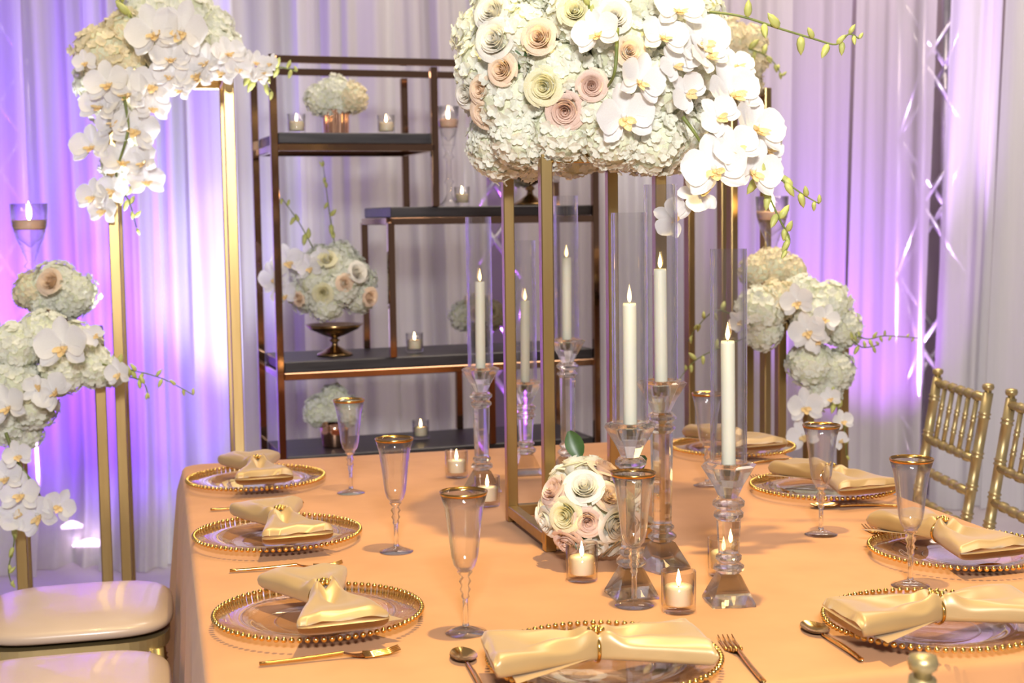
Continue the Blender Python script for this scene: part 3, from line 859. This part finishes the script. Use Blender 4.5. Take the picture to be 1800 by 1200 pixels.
# ---- floating candle on clear stemmed holder
def flame(parent, z, s=1.0):
    mb = MB(); mb.lathe([(.0004, -.002), (.0030, .002), (.0042, .008), (.0030, .015), (.0012, .022), (.0002, .027)], 8, tr(0, 0, z) @ Matrix.Scale(s, 4), False)
    part('flame', mb, M['flame'], parent)
    wk = MB(); wk.tube([(0, 0, z - .006 * s), (0, 0, z + .002 * s)], .0009 * s, 6); part('wick', wk, M['wick'], parent)
def stemmed_holder(label, clabel, c, h, r, ch, fs=1.6):
    """clear holder: foot, stem with knobs, bowl, candle floating near the rim"""
    t = thing('candle_stand', label, 'candle holder', c)
    b = MB(); zb = h - ch
    b.lathe([(r * .9, 0), (r * .9, .008), (.02, .02), (.010, .04), (.010, zb * .35), (.018, zb * .40), (.010, zb * .45), (.009, zb * .75), (.020, zb * .80), (.011, zb * .86), (.018, zb * .95), (.024, zb)], 20, None, True); part('stem', b, M['glass'], t)
    g = MB(); g.lathe([(.022, zb), (r * .72, zb + ch * .25), (r * .94, zb + ch * .55), (r, h), (r - .003, h), (r * .9, zb + ch * .55), (r * .66, zb + ch * .27), (.001, zb + .01)], 28, None, False); part('bowl', g, M['glass'], t)
    cdl = thing('floating_candle', clabel, 'candle', (c[0], c[1], c[2] + h - ch * .55))
    w_ = MB(); w_.lathe([(r * .78, 0), (r * .86, .006), (r * .88, .022), (r * .80, .028), (.004, .026)], 24); part('wax', w_, M['waxpeach'], cdl)
    flame(cdl, .030, fs)
p = aty(54, 450, 4.08); ztop = aty(54, 358, 4.08).z
stemmed_holder('clear stemmed glass holding floating candle on low left stand', 'peach floating candle burning at far left', (p.x, p.y, 1.078), ztop - 1.078, .052, .135, 1.9)

# ---- right floor arrangements
YR = 4.25
rt_ = Arr('cream hydrangea arrangement with buds behind the big centrepiece at right', (aty(1300, 600, 4.65).x, 4.65, 1.782), 51)
for px, py, R in ((1305, 105, .085), (1290, 150, .085), (1318, 75, .06), (1270, 80, .1), (1310, 150, .06)):
    rt_.head(aty(px, py, 4.62), R, None, True)
rt_.spray([aty(1290, 80, 4.55), aty(1335, 92, 4.55), aty(1362, 112, 4.55), aty(1374, 134, 4.55)], 9, .018, .2, .003)
rs = Arr('white hydrangea and orchid cascade on low right gold stand', (aty(1400, 600, 4.38).x, 4.38, 1.068), 61)
for px, py, dY, R, cr_ in ((1335, 545, 0, .075, 0), (1365, 530, .02, .07, 1), (1340, 580, .02, .065, 0), (1455, 535, .03, .075, 0), (1480, 575, .04, .065, 0), (1430, 560, 0, .07, 0), (1425, 640, 0, .075, 0), (1465, 650, .02, .068, 0), (1445, 685, .03, .062, 0), (1410, 515, .05, .06, 0)):
    rs.head(aty(px, py, YR + dY), R, None, bool(cr_))
for px, py, R, rl in ((1420, 582, .058, .3), (1402, 530, .052, .2), (1450, 560, .044, -.4), (1437, 600, .04, .9), (1415, 715, .056, .1), (1412, 765, .050, .4), (1460, 700, .034, .3), (1480, 740, .034, .2), (1475, 775, .03, .8), (1298, 565, .034, .7)):
    rs.orchid(aty(px, py, YR - .09), R, None, rl)
rs.spray([aty(1470, 570, YR), aty(1520, 595, YR), aty(1555, 590, YR), aty(1615, 594, YR)], 10, .014, .1, .003)
rs.spray([aty(1490, 590, YR), aty(1515, 610, YR), aty(1545, 606, YR)], 5, .016, .2, .003)
rs.spray([aty(1460, 690, YR - .05), aty(1482, 740, YR - .05), aty(1488, 800, YR - .05)], 8, .016, .1, .003)
rs.spray([aty(1300, 560, YR), aty(1260, 545, YR), aty(1225, 575, YR), aty(1210, 600, YR)], 7, .016, .3, .0022)
rs.spray([aty(1320, 590, YR), aty(1245, 620, YR), aty(1215, 640, YR), aty(1195, 665, YR)], 6, .016, .3, .0022)
cr2 = aty(1357, 515, 4.42)
cup('copper cup vase behind hydrangeas on low right stand', (cr2.x, 4.42, 1.068), .058, .10, M['copper'])
rc = Arr('small cream hydrangea dome under the candle at right', (cr2.x, 4.42, 1.158), 71)
for px, py, R in ((1332, 478, .062), (1362, 470, .068), (1388, 480, .058), (1350, 462, .05)): rc.head(aty(px, py, 4.42), R, None, True)
p = aty(1357, 440, 4.50); ztop = aty(1357, 345, 4.50).z
stemmed_holder('clear stemmed glass holding floating candle on low right stand', 'peach floating candle burning behind the orchid buds at right', (p.x, p.y, 1.068), ztop - 1.068, .052, .135, 1.9)

# ------------------------------------------------------------------ votives
def votive(loc, glabel, clabel, group=None, r=.028, h=.066):
    g = MB(); g.lathe([(.001, 0), (r * .92, 0), (r * .98, .004), (r, h), (r - .0022, h), (r - .004, .014), (.001, .012)], 26, None, False)
    t = tag(part('votive_glass', g, M['votiveglass'], None, True, Matrix.Translation(loc)), glabel, 'candle holder')
    c = thing('votive_candle', clabel, 'candle', (loc[0], loc[1], loc[2] + .0125))
    w_ = MB(); w_.lathe([(r * .80, 0), (r * .82, .002), (r * .82, .026), (r * .74, .030), (.003, .027)], 22); part('wax', w_, M['waxwarm'], c)
    flame(c, .031, .95)
def tz(px, py): p = atz(px, py, T + .001); return (p.x, p.y, T + .001)
votive(tz(803, 838), 'clear votive glass on table farthest left, behind the flutes', 'lit votive candle farthest left on table behind the flutes')
votive(tz(857, 888), 'clear votive glass beside gold stand, seen behind third flute', 'lit votive candle seen behind third flute near gold stand')
votive(tz(1023, 1019), 'clear votive glass in front of the rose posy', 'lit votive candle in front of the rose posy')
votive(tz(1193, 1074), 'clear votive glass nearest camera beside low candlestick', 'lit votive candle nearest camera')
votive(tz(1272, 1010), 'clear votive glass directly behind the front low candlestick', 'lit votive candle directly behind the front low candlestick')
def sv(u, v, z): p = S(u, v, z + .001); return (p.x, p.y, p.z)
def su(px, v, base=0.0):
    k = (px - 900 ) / F; o = S0 + SV * v
    return (k * o.y - o.x) / (SU.x - k * SU.y)
votive(sv(su(530, .12), .12, ZB[3]), 'votive glass at left end of top shelf', 'votive candle at left end of top shelf', None, .030)
votive(sv(su(686, .12), .12, ZB[3]), 'votive glass on top shelf right of copper vase', 'votive candle on top shelf right of copper vase', None, .030)
votive(sv(su(816, .10), .10, ZB[2]), 'votive glass beside tall clear holder on middle shelf', 'votive candle beside tall clear holder on middle shelf', None, .027)
votive(sv(su(728, .14), .14, ZB[1]), 'votive glass on long shelf below middle shelf', 'votive candle on long shelf below middle shelf', None, .030)
votive(sv(su(736, .2), .2, ZB[0]), 'votive glass on lowest visible shelf behind table edge', 'votive candle on lowest visible shelf behind table edge', None, .030)

# ------------------------------------------------------------------ things on the shelf unit
u = su(599, .17); p = S(u, .17, ZB[3] + .001)
vz = MB()
n_ = 36
vz.grid(lambda a, b: ((.040 + .004 * b) * (1 + .03 * math.cos(a * 2 * PI * 18)) * math.cos(2 * PI * a), (.040 + .004 * b) * (1 + .03 * math.cos(a * 2 * PI * 18)) * math.sin(2 * PI * a), .085 * b), 144, 3, True)
vz.lathe([(.001, .001), (.038, .001)], 24, None, False)
tag(part('vase', vz, M['copper'], None, True, Matrix.Translation(p)), 'ribbed copper vase on top shelf', 'vase')
a1 = Arr('blush hydrangea in ribbed copper vase on top shelf', p + Vector((0, 0, .07)), 81)
for dx, dz, R in ((-.05, .06, .058), (.0, .085, .06), (.055, .065, .056), (0, .045, .055)): a1.head(p + Vector((dx, 0, .06 + dz)), R, None, dx > 0)
def bowl_on_foot(label, p, r, h, m):
    mb = MB(); mb.lathe([(.001, 0), (r * .62, 0), (r * .60, h * .06), (r * .42, h * .14), (r * .13, h * .30), (r * .10, h * .40), (r * .19, h * .48), (r * .10, h * .56), (r * .40, h * .66), (r * .82, h * .84), (r, h), (r * .94, h), (r * .5, h * .72), (.001, h * .68)], 30, None, False)
    return tag(part('pedestal_bowl', mb, m, None, True, Matrix.Translation(p)), label, 'bowl')
u = su(587, .16); p = S(u, .16, ZB[1] + .001)
bowl_on_foot('antique gold pedestal bowl on left end of long shelf', p, .098, .105, M['antique'])
a2 = Arr('round white hydrangea and rose bouquet with orchids in gold pedestal bowl', p + Vector((0, 0, .085)), 91)
cB = aty(583, 503, p.y)
for i in range(16):
    z = 1 - 1.6 * (i + .5) / 16; an = i * 2.4; r_ = math.sqrt(max(0, 1 - z * z))
    d = Vector((r_ * math.cos(an), r_ * math.sin(an), z))
    a2.head(cB + d * .098, .062, d)
for px, py, m, R in ((575, 455, 'rose_yellow', .036), (606, 497, 'rose_peach', .034), (568, 515, 'rose_yellow', .040), (650, 522, 'rose_peach', .036), (628, 478, 'rose_white', .04), (525, 525, 'rose_peach', .030)):
    d = aty(px, py, p.y - .135); a2.rose(d, R, m, (d - cB).normalized())
for px, py, R in ((505, 460, .058), (545, 470, .045), (480, 490, .055), (500, 520, .045), (565, 452, .035)): a2.orchid(aty(px, py, p.y - .13), R)
a2.spray([aty(590, 440, p.y), aty(580, 380, p.y), aty(572, 320, p.y), aty(567, 282, p.y)], 8, .018, .15, .0025)
a2.spray([aty(550, 435, p.y - .05), aty(525, 390, p.y - .05), aty(495, 348, p.y - .05)], 6, .018, .2, .0025)
# dark urn on the middle shelf, mostly behind the centrepiece
u = su(935, .16); p = S(u, .16, ZB[2] + .001)
bowl_on_foot('dark bronze urn on right end of middle shelf', p, .10, .125, M['antique'])
a3 = Arr('white hydrangea in bronze urn hidden behind the big centrepiece', p + Vector((0, 0, .10)), 95)
for dx, dz, R in ((-.06, .10, .07), (.05, .10, .07), (0, .15, .07), (-.02, .06, .06)): a3.head(p + Vector((dx, 0, .06 + dz)), R)
for px, py in ((990, 292), (1005, 285), (965, 300)): a3.orchid(aty(px, py, p.y - .10), .05)
# flower cup on the long shelf
u = su(842, .24); p = S(u, .24, ZB[1] + .001)
cup('small dark bronze cup vase on right of long shelf', p, .045, .09, M['antique'])
a4 = Arr('small peach and cream hydrangea dome on right of long shelf', p + Vector((0, 0, .07)), 97)
for dx, dz, R in ((-.055, .05, .055), (.05, .05, .055), (0, .075, .058), (0, .04, .05)): a4.head(p + Vector((dx, 0, .06 + dz)), R, None, dx > -.01)
a4.rose(p + Vector((-.01, -.06, .12)), .032, 'rose_peach'); a4.rose(p + Vector((.045, -.05, .13)), .03, 'rose_yellow')
# flower cup on the lowest shelf
u = su(583, .16); p = S(u, .16, ZB[0] + .001)
cup('copper cup vase on lowest visible shelf at left', p, .05, .09, M['copper'])
a5 = Arr('small white hydrangea dome on lowest visible shelf', p + Vector((0, 0, .07)), 98)
for dx, dz, R in ((-.05, .06, .058), (.045, .06, .055), (0, .10, .055), (0, .05, .05)): a5.head(p + Vector((dx, 0, .06 + dz)), R)
# tall clear holder on the middle shelf
u = su(794, .15); p = S(u, .15, ZB[2] + .001)
stemmed_holder('tall clear stemmed holder on middle shelf beside flower centrepiece', 'peach floating candle in tall clear holder on middle shelf', (p.x, p.y, p.z), .34, .038, .13, 1.5)

# ------------------------------------------------------------------ crystal candlesticks
def ngon_prof(n, r, z): return [(r * math.cos(2 * PI * k / n + PI / n), r * math.sin(2 * PI * k / n + PI / n), z) for k in range(n)]
def candlestick(px, py, h, name, rz):
    p = atz(px, py, T + .0005)
    t = thing('crystal_candlestick', 'clear crystal candlestick, ' + name, 'candlestick', (p.x, p.y, T + .0005), rz)
    C = M['crystal']
    b = MB(); b.lathe([(.051, 0), (.051, .004), (.0235, .048), (.019, .050)], 4, None, True, PI / 4); part('base', b, C, t, False)
    def knob(z, r, hh):
        k = MB(); k.lathe([(r * .72, z), (r, z + hh * .35), (r, z + hh * .6), (r * .72, z + hh)], 10, None, True); part('knob', k, C, t, False)
    knob(.0505, .026, .017); knob(.068, .022, .015)
    zc = h - .055
    s_ = MB(); s_.lathe([(.0175, .0835), (.0205, zc - .040)], 8, None, True); part('stem', s_, C, t, False)
    knob(zc - .0395, .025, .018); knob(zc - .021, .027, .018)
    c = MB()
    c.lathe([(.016, zc - .0025), (.026, zc + .018), (.046, zc + .050), (.040, zc + .053), (.034, h), (.014, h - .002), (.0125, h - .022), (.001, h - .022)], 8, None, True); part('cup', c, C, t, False)
    # chimney
    g = MB(); ro, ri, H = .0295, .0258, .345
    g.lathe([(ro, .0), (ro, H), (ri, H), (ri, .0), (ro, 0)], 40, None, False)
    o = part('glass_chimney', g, M['glass'], None, True, tr(p.x, p.y, T + h + .001))
    auto(o); tag(o, 'clear glass tube shade on crystal candlestick, ' + name, 'glass shade')
    cd_ = thing('taper_candle', 'ivory taper candle inside glass tube, ' + name, 'candle', (p.x, p.y, T + h - .021), rz)
    tilt = random.Random(px).uniform(-.012, .012)
    w_ = MB(); w_.lathe([(.0095, 0), (.0115, .02), (.0115, .214), (.0105, .219), (.003, .216)], 18, rot(tilt, 'Y')); part('wax', w_, M['wax'], cd_)
    fl_ = MB(); fl_.lathe([(.0004, -.002), (.0034, .003), (.0042, .008), (.0030, .015), (.0010, .023), (.0002, .028)], 8, tr(.219 * tilt, 0, .221), False); part('flame', fl_, M['flame_taper'], cd_)
    wk = MB(); wk.tube([(.2 * tilt, 0, .213), (.219 * tilt, 0, .223)], .001, 6); part('wick', wk, M['wick'], cd_)
candlestick(848, 862, .29, 'back group left of stand, middle height', .3)
candlestick(925, 832, .232, 'back group shortest, seen between the gold legs', .2)
candlestick(999, 836, .338, 'back group tallest, right of near gold leg', .5)
candlestick(1110, 1046, .292, 'front group middle height, behind fourth flute', .25)
candlestick(1164, 998, .341, 'front group tallest, right of the rose posy', .6)
candlestick(1281, 1058, .232, 'front group lowest, nearest the right plates', .1)

# ------------------------------------------------------------------ champagne flutes
def flute(px, py, name):
    p = atz(px, py, T + .0005)
    t = thing('champagne_flute', 'gold rimmed champagne flute, ' + name, 'glass', (p.x, p.y, T + .0005))
    f = MB(); f.lathe([(.001, 0), (.032, 0), (.0325, .0015), (.018, .006), (.006, .010), (.001, .0105)], 28, None, False); part('foot', f, M['glass'], t)
    b = MB(); b.lathe([(.001, .0107), (.0055, .0108), (.0042, .018), (.0042, .052), (.0066, .056), (.0052, .061), (.0085, .067), (.0055, .073), (.0095, .080), (.0058, .087), (.012, .0945)], 24, None, True); part('stem', b, M['crystal'], t)
    prof = [(.0095, .0955), (.0172, .106), (.0208, .120), (.0230, .140), (.0258, .165), (.0300, .195), (.0362, .2165)]
    inn = [(r - .0013, z + (.003 if i == 0 else 0)) for i, (r, z) in enumerate(prof)]
    g = MB(); g.lathe([(.001, .094)] + prof + inn[::-1] + [(.001, .101)], 32, None, False); part('bowl', g, M['glass'], t)
    rm = MB(); rm.lathe([(.0350, .2135), (.0364, .2155), (.0370, .219), (.0360, .2195), (.0345, .2145)], 32, None, False); part('gold_rim', rm, M['goldrim'], t)
flute(617, 866, 'farthest on left side in front of shelf')
flute(697, 969, 'second from back on left side')
flute(819, 1111, 'nearest on left side, front of picture')
flute(1115, 1063, 'in front of the posy and middle candlestick')
flute(1443, 939, 'right side behind, in front of purple drape')
flute(1600, 1029, 'right side nearest, in front of chair back')
flute(1243, 853, 'mostly hidden behind lowest front candlestick')

# ------------------------------------------------------------------ place settings
def charger_mesh():
    mb = MB()
    mb.lathe([(.001, .004), (.086, .004), (.098, .006), (.104, .011), (.112, .0135), (.160, .0195), (.1605, .0165), (.112, .0105), (.105, .008), (.095, .0005), (.001, .0005)], 72, None, False)
    mb.lathe([(.066, .0042), (.068, .0055), (.070, .0042)], 48, None, False)
    mb.lathe([(.118, .0146), (.120, .0160), (.122, .0150)], 64, None, False)
    return mb.mesh('glass_plate', M['plateglass'])
CH = charger_mesh()
bd = MB(); bd.ball((0, 0, 0), .0046, 8, 5); BEAD = bd.mesh('bead', M['goldbead'])
def charger(c, name, single):
    t = thing('charger_plate', 'clear glass charger with gold beaded rim, ' + name, 'plate', (c.x, c.y, T + .0008))
    link('plate', CH, None, t)
    nb = 86
    if single:
        for k in range(nb):
            a = 2 * PI * k / nb; link('bead', BEAD, tr(.1625 * math.cos(a), .1625 * math.sin(a), .0195), t)
    else:
        b = MB()
        for k in range(nb):
            a = 2 * PI * k / nb; b.ball((.1625 * math.cos(a), .1625 * math.sin(a), .0195), .0050, 7, 4)
        o = part('bead_rim', b, M['goldbead'], t); o['kind'] = 'stuff'

def napkin_mesh(seed, L=.150):
    rnd = random.Random(seed); ph = rnd.uniform(0, 6)
    mb = MB()
    asym = rnd.uniform(-.006, .006)
    def fn(u, v):
        x = 2 * u - 1; ax = abs(x)
        sg = 1 if x > 0 else -1
        wd = .020 + .052 * min(1, ax / .96) ** .9 + sg * asym * ax
        h = .0135 + .006 * math.sin(PI * min(1, ax) * .8)
        if ax > .95:
            e = (ax - .95) / .05; k = math.sqrt(max(0, 1 - e * e * .96)); h *= k
        a = 2 * PI * v
        cs, sn = math.cos(a), math.sin(a)
        y = wd * math.copysign(abs(cs) ** .38, cs)
        zz = h * math.copysign(abs(sn) ** .62, sn)
        q = y / wd
        b_ = math.exp(-((ax - .02) / .13) ** 2)
        zc = .020 + .012 * b_ * 0
        if sn > 0:
            ridge = .010 * math.cos(q * PI * 2.0) * math.exp(-((ax - .30) / .26) ** 2) * (1 if ax > .03 else ax / .03)
            dent = .019 * math.exp(-(q / .34) ** 2) * math.exp(-((ax - .28) / .20) ** 2)
            crest = .012 * math.exp(-((ax - .08) / .10) ** 2)
            swag = -.008 * math.exp(-(q / .5) ** 2) * math.exp(-((ax - .62) / .18) ** 2)
            zz += (-ridge * .5 - dent + crest + swag + .0022 * math.sin(7 * q + 6 * x + ph)) * sn ** .5
        else:
            zz += .004 * math.sin(ax * PI) * abs(sn)
        return (x * L, y + .004 * math.sin(3 * x + ph) * ax, zc + zz)
    mb.grid(fn, 64, 48, False, True)
    # close the ends
    V = 48
    for base in (0, 64 * V):
        c = Vector((0, 0, 0))
        for k in range(V): c += mb.v[base + k]
        mb.v.append(c / V); ci = len(mb.v) - 1
        for k in range(V): mb.face((ci, base + k, base + (k + 1) % V) if base else (ci, base + (k + 1) % V, base + k))
    return mb.mesh('napkin', M['satin'])
NAP = [napkin_mesh(i) for i in range(3)]
def under_mesh(seed):
    mb = MB(); ph = seed
    def fn(u, v):
        x = u * .125; wd = .012 + .05 * u
        return (-x, (v - .5) * 2 * wd - .026 * u - .006, .010 + .004 * math.sin(v * 9 + ph) * (1 - u * .6) - .004 * u)
    mb.grid(fn, 12, 10); return mb.mesh('under_fold', M['satin'])
UND = under_mesh(1)
def napkin(c, rz, name, k):
    t = link('napkin', NAP[k], tr(c.x, c.y, T + .0265) @ rot(rz, 'Z')); tag(t, 'champagne satin napkin tied like a bow, ' + name, 'napkin')
    link('under_fold', UND, None, t)
    r = thing('napkin_ring', 'gold napkin ring with beaded flower, ' + name, 'napkin ring', (c.x, c.y, T + .0265), rz)
    b = MB(); b.grid(lambda a, q: ((.0028 * math.cos(2 * PI * q)), (.024 + .0018 * math.sin(2 * PI * q)) * math.cos(2 * PI * a), .021 + (.0205 + .0018 * math.sin(2 * PI * q)) * math.sin(2 * PI * a)), 36, 8, True, True); part('band', b, M['goldbead'], r)
    f = MB(); f.ball((0, 0, .047), .0045, 8, 5)
    for j in range(7):
        a = 2 * PI * j / 7; f.ball((.0085 * math.cos(a), .0085 * math.sin(a), .0445), .0042, 8, 5)
    part('beaded_flower', f, M['goldbead'], r)
def setting(px, py, rz, name, single, k, along=0.0, dx=0.0, dy=0.0):
    c = atz(px, py, T + .02)
    charger(c, name, single)
    napkin(Vector((c.x + dx, c.y + dy, 0)), rz, name, k)
    return c
aS = math.radians(14) + PI / 2
s1 = setting(560, 1072, aS + .10, 'nearest of the left side', True, 0, dx=.012, dy=-.02)
s2 = setting(488, 934, aS + .12, 'middle of the left side', True, 1, dx=.008, dy=-.015)
s3 = setting(450, 838, aS + .05, 'farthest of the left side', False, 2, dx=.006, dy=-.012)
s4 = setting(1062, 1152, math.radians(9), 'front centre setting', True, 1, dx=-.014, dy=-.046)
s5 = setting(1640, 1086, math.radians(12), 'front right setting', True, 2, dx=-.010, dy=-.05)
s6 = setting(1688, 962, math.radians(-71), 'right side nearest setting', True, 0, dx=-.03, dy=.01)
s7 = setting(1447, 852, math.radians(-69), 'right side middle setting', False, 1, dx=.01, dy=-.03)
s8 = setting(1288, 783, math.radians(-68), 'right side farthest setting by table corner', False, 2, dx=-.008, dy=-.02)

# ------------------------------------------------------------------ cutlery
def fork_mb():
    h, tn = MB(), MB()
    h.grid(lambda u, v: (-.095 + u * .12, (.0042 - .0012 * u) * math.cos(2 * PI * v), .004 + .0028 * math.sin(2 * PI * v) + .004 * u ** 2), 10, 8, False, True)
    h.face([i for i in range(8)][::-1])
    def neck(u, v):
        wd = .003 + .0105 * u ** 1.4
        return (.025 + u * .035, (v - .5) * 2 * wd, .009 - .007 * math.sin(PI * u * .6))
    h.grid(neck, 8, 5)
    h.grid(lambda u, v: (neck(u, v)[0], neck(u, v)[1], neck(u, v)[2] - .0016), 8, 5)
    tines = []
    for k in range(4):
        y = (k - 1.5) * .0074
        t = MB(); t.tube([(.055, y, .0026), (.072, y * .98, .0016), (.09, y * .96, .0032), (.108, y * .95, .0085)], [.0024, .0021, .0019, .0009], 6); tines.append(t)
    return h, tines
def spoon_mb():
    h, b = MB(), MB()
    h.grid(lambda u, v: (-.095 + u * .125, (.0042 - .0014 * u) * math.cos(2 * PI * v), .004 + .0028 * math.sin(2 * PI * v) + .003 * math.sin(PI * u)), 10, 8, False, True)
    h.face([i for i in range(8)][::-1])
    def bw(u, v, off=0.0):
        a = 2 * PI * u; r = v
        L = .033; wd = .0195
        x = .061 + r * L * math.cos(a); y = r * wd * math.sin(a) * (1 - .12 * math.cos(a))
        z = .008 - .0075 * (1 - r * r) - off
        return (x, y, z)
    b.grid(lambda u, v: bw(u, v), 24, 6, True)
    b.grid(lambda u, v: bw(u, v, .0013), 24, 6, True)
    return h, b
FH, FT = fork_mb(); SH, SB = spoon_mb()
FHm = FH.mesh('handle', M['cutlery']); FTm = [t.mesh('tine', M['cutlery']) for t in FT]
SHm = SH.mesh('handle', M['cutlery']); SBm = SB.mesh('bowl', M['cutlery'])
def cut(kind, px0, py0, px1, py1, label):
    """handle end at the first pixel, working end towards the second"""
    a, b = atz(px0, py0, T), atz(px1, py1, T)
    d = (b - a).normalized(); rz = math.atan2(d.y, d.x)
    c = a + d * .095
    t = thing(kind, label, kind, (c.x, c.y, T + .001), rz)
    if kind == 'fork':
        link('handle', FHm, None, t)
        for m in FTm: link('tine', m, None, t)
    else:
        link('handle', SHm, None, t); link('bowl', SBm, None, t)
cut('fork', 456, 1172, 700, 1148, 'gold fork in front of nearest left plate')
cut('fork', 404, 1007, 590, 996, 'gold fork between nearest and middle left plates')
cut('fork', 370, 899, 520, 890, 'gold fork between middle and farthest left plates')
cut('spoon', 850, 1220, 815, 1160, 'gold spoon left of the front centre plate')
cut('fork', 1342, 1203, 1254, 1103, 'gold fork right of the front centre plate')
cut('spoon', 1514, 1165, 1400, 1090, 'gold spoon left of the front right plate')
cut('spoon', 1850, 985, 1725, 1006, 'gold spoon in front of right side nearest plate')
cut('spoon', 1580, 893, 1488, 893, 'gold spoon between the two nearer right side plates')
cut('spoon', 1392, 810, 1300, 820, 'gold spoon in front of farthest right plate')
cut('fork', 1610, 968, 1494, 915, 'gold fork tucked behind right side nearest plate')
cut('fork', 1385, 868, 1298, 828, 'gold fork tucked behind right side middle plate')
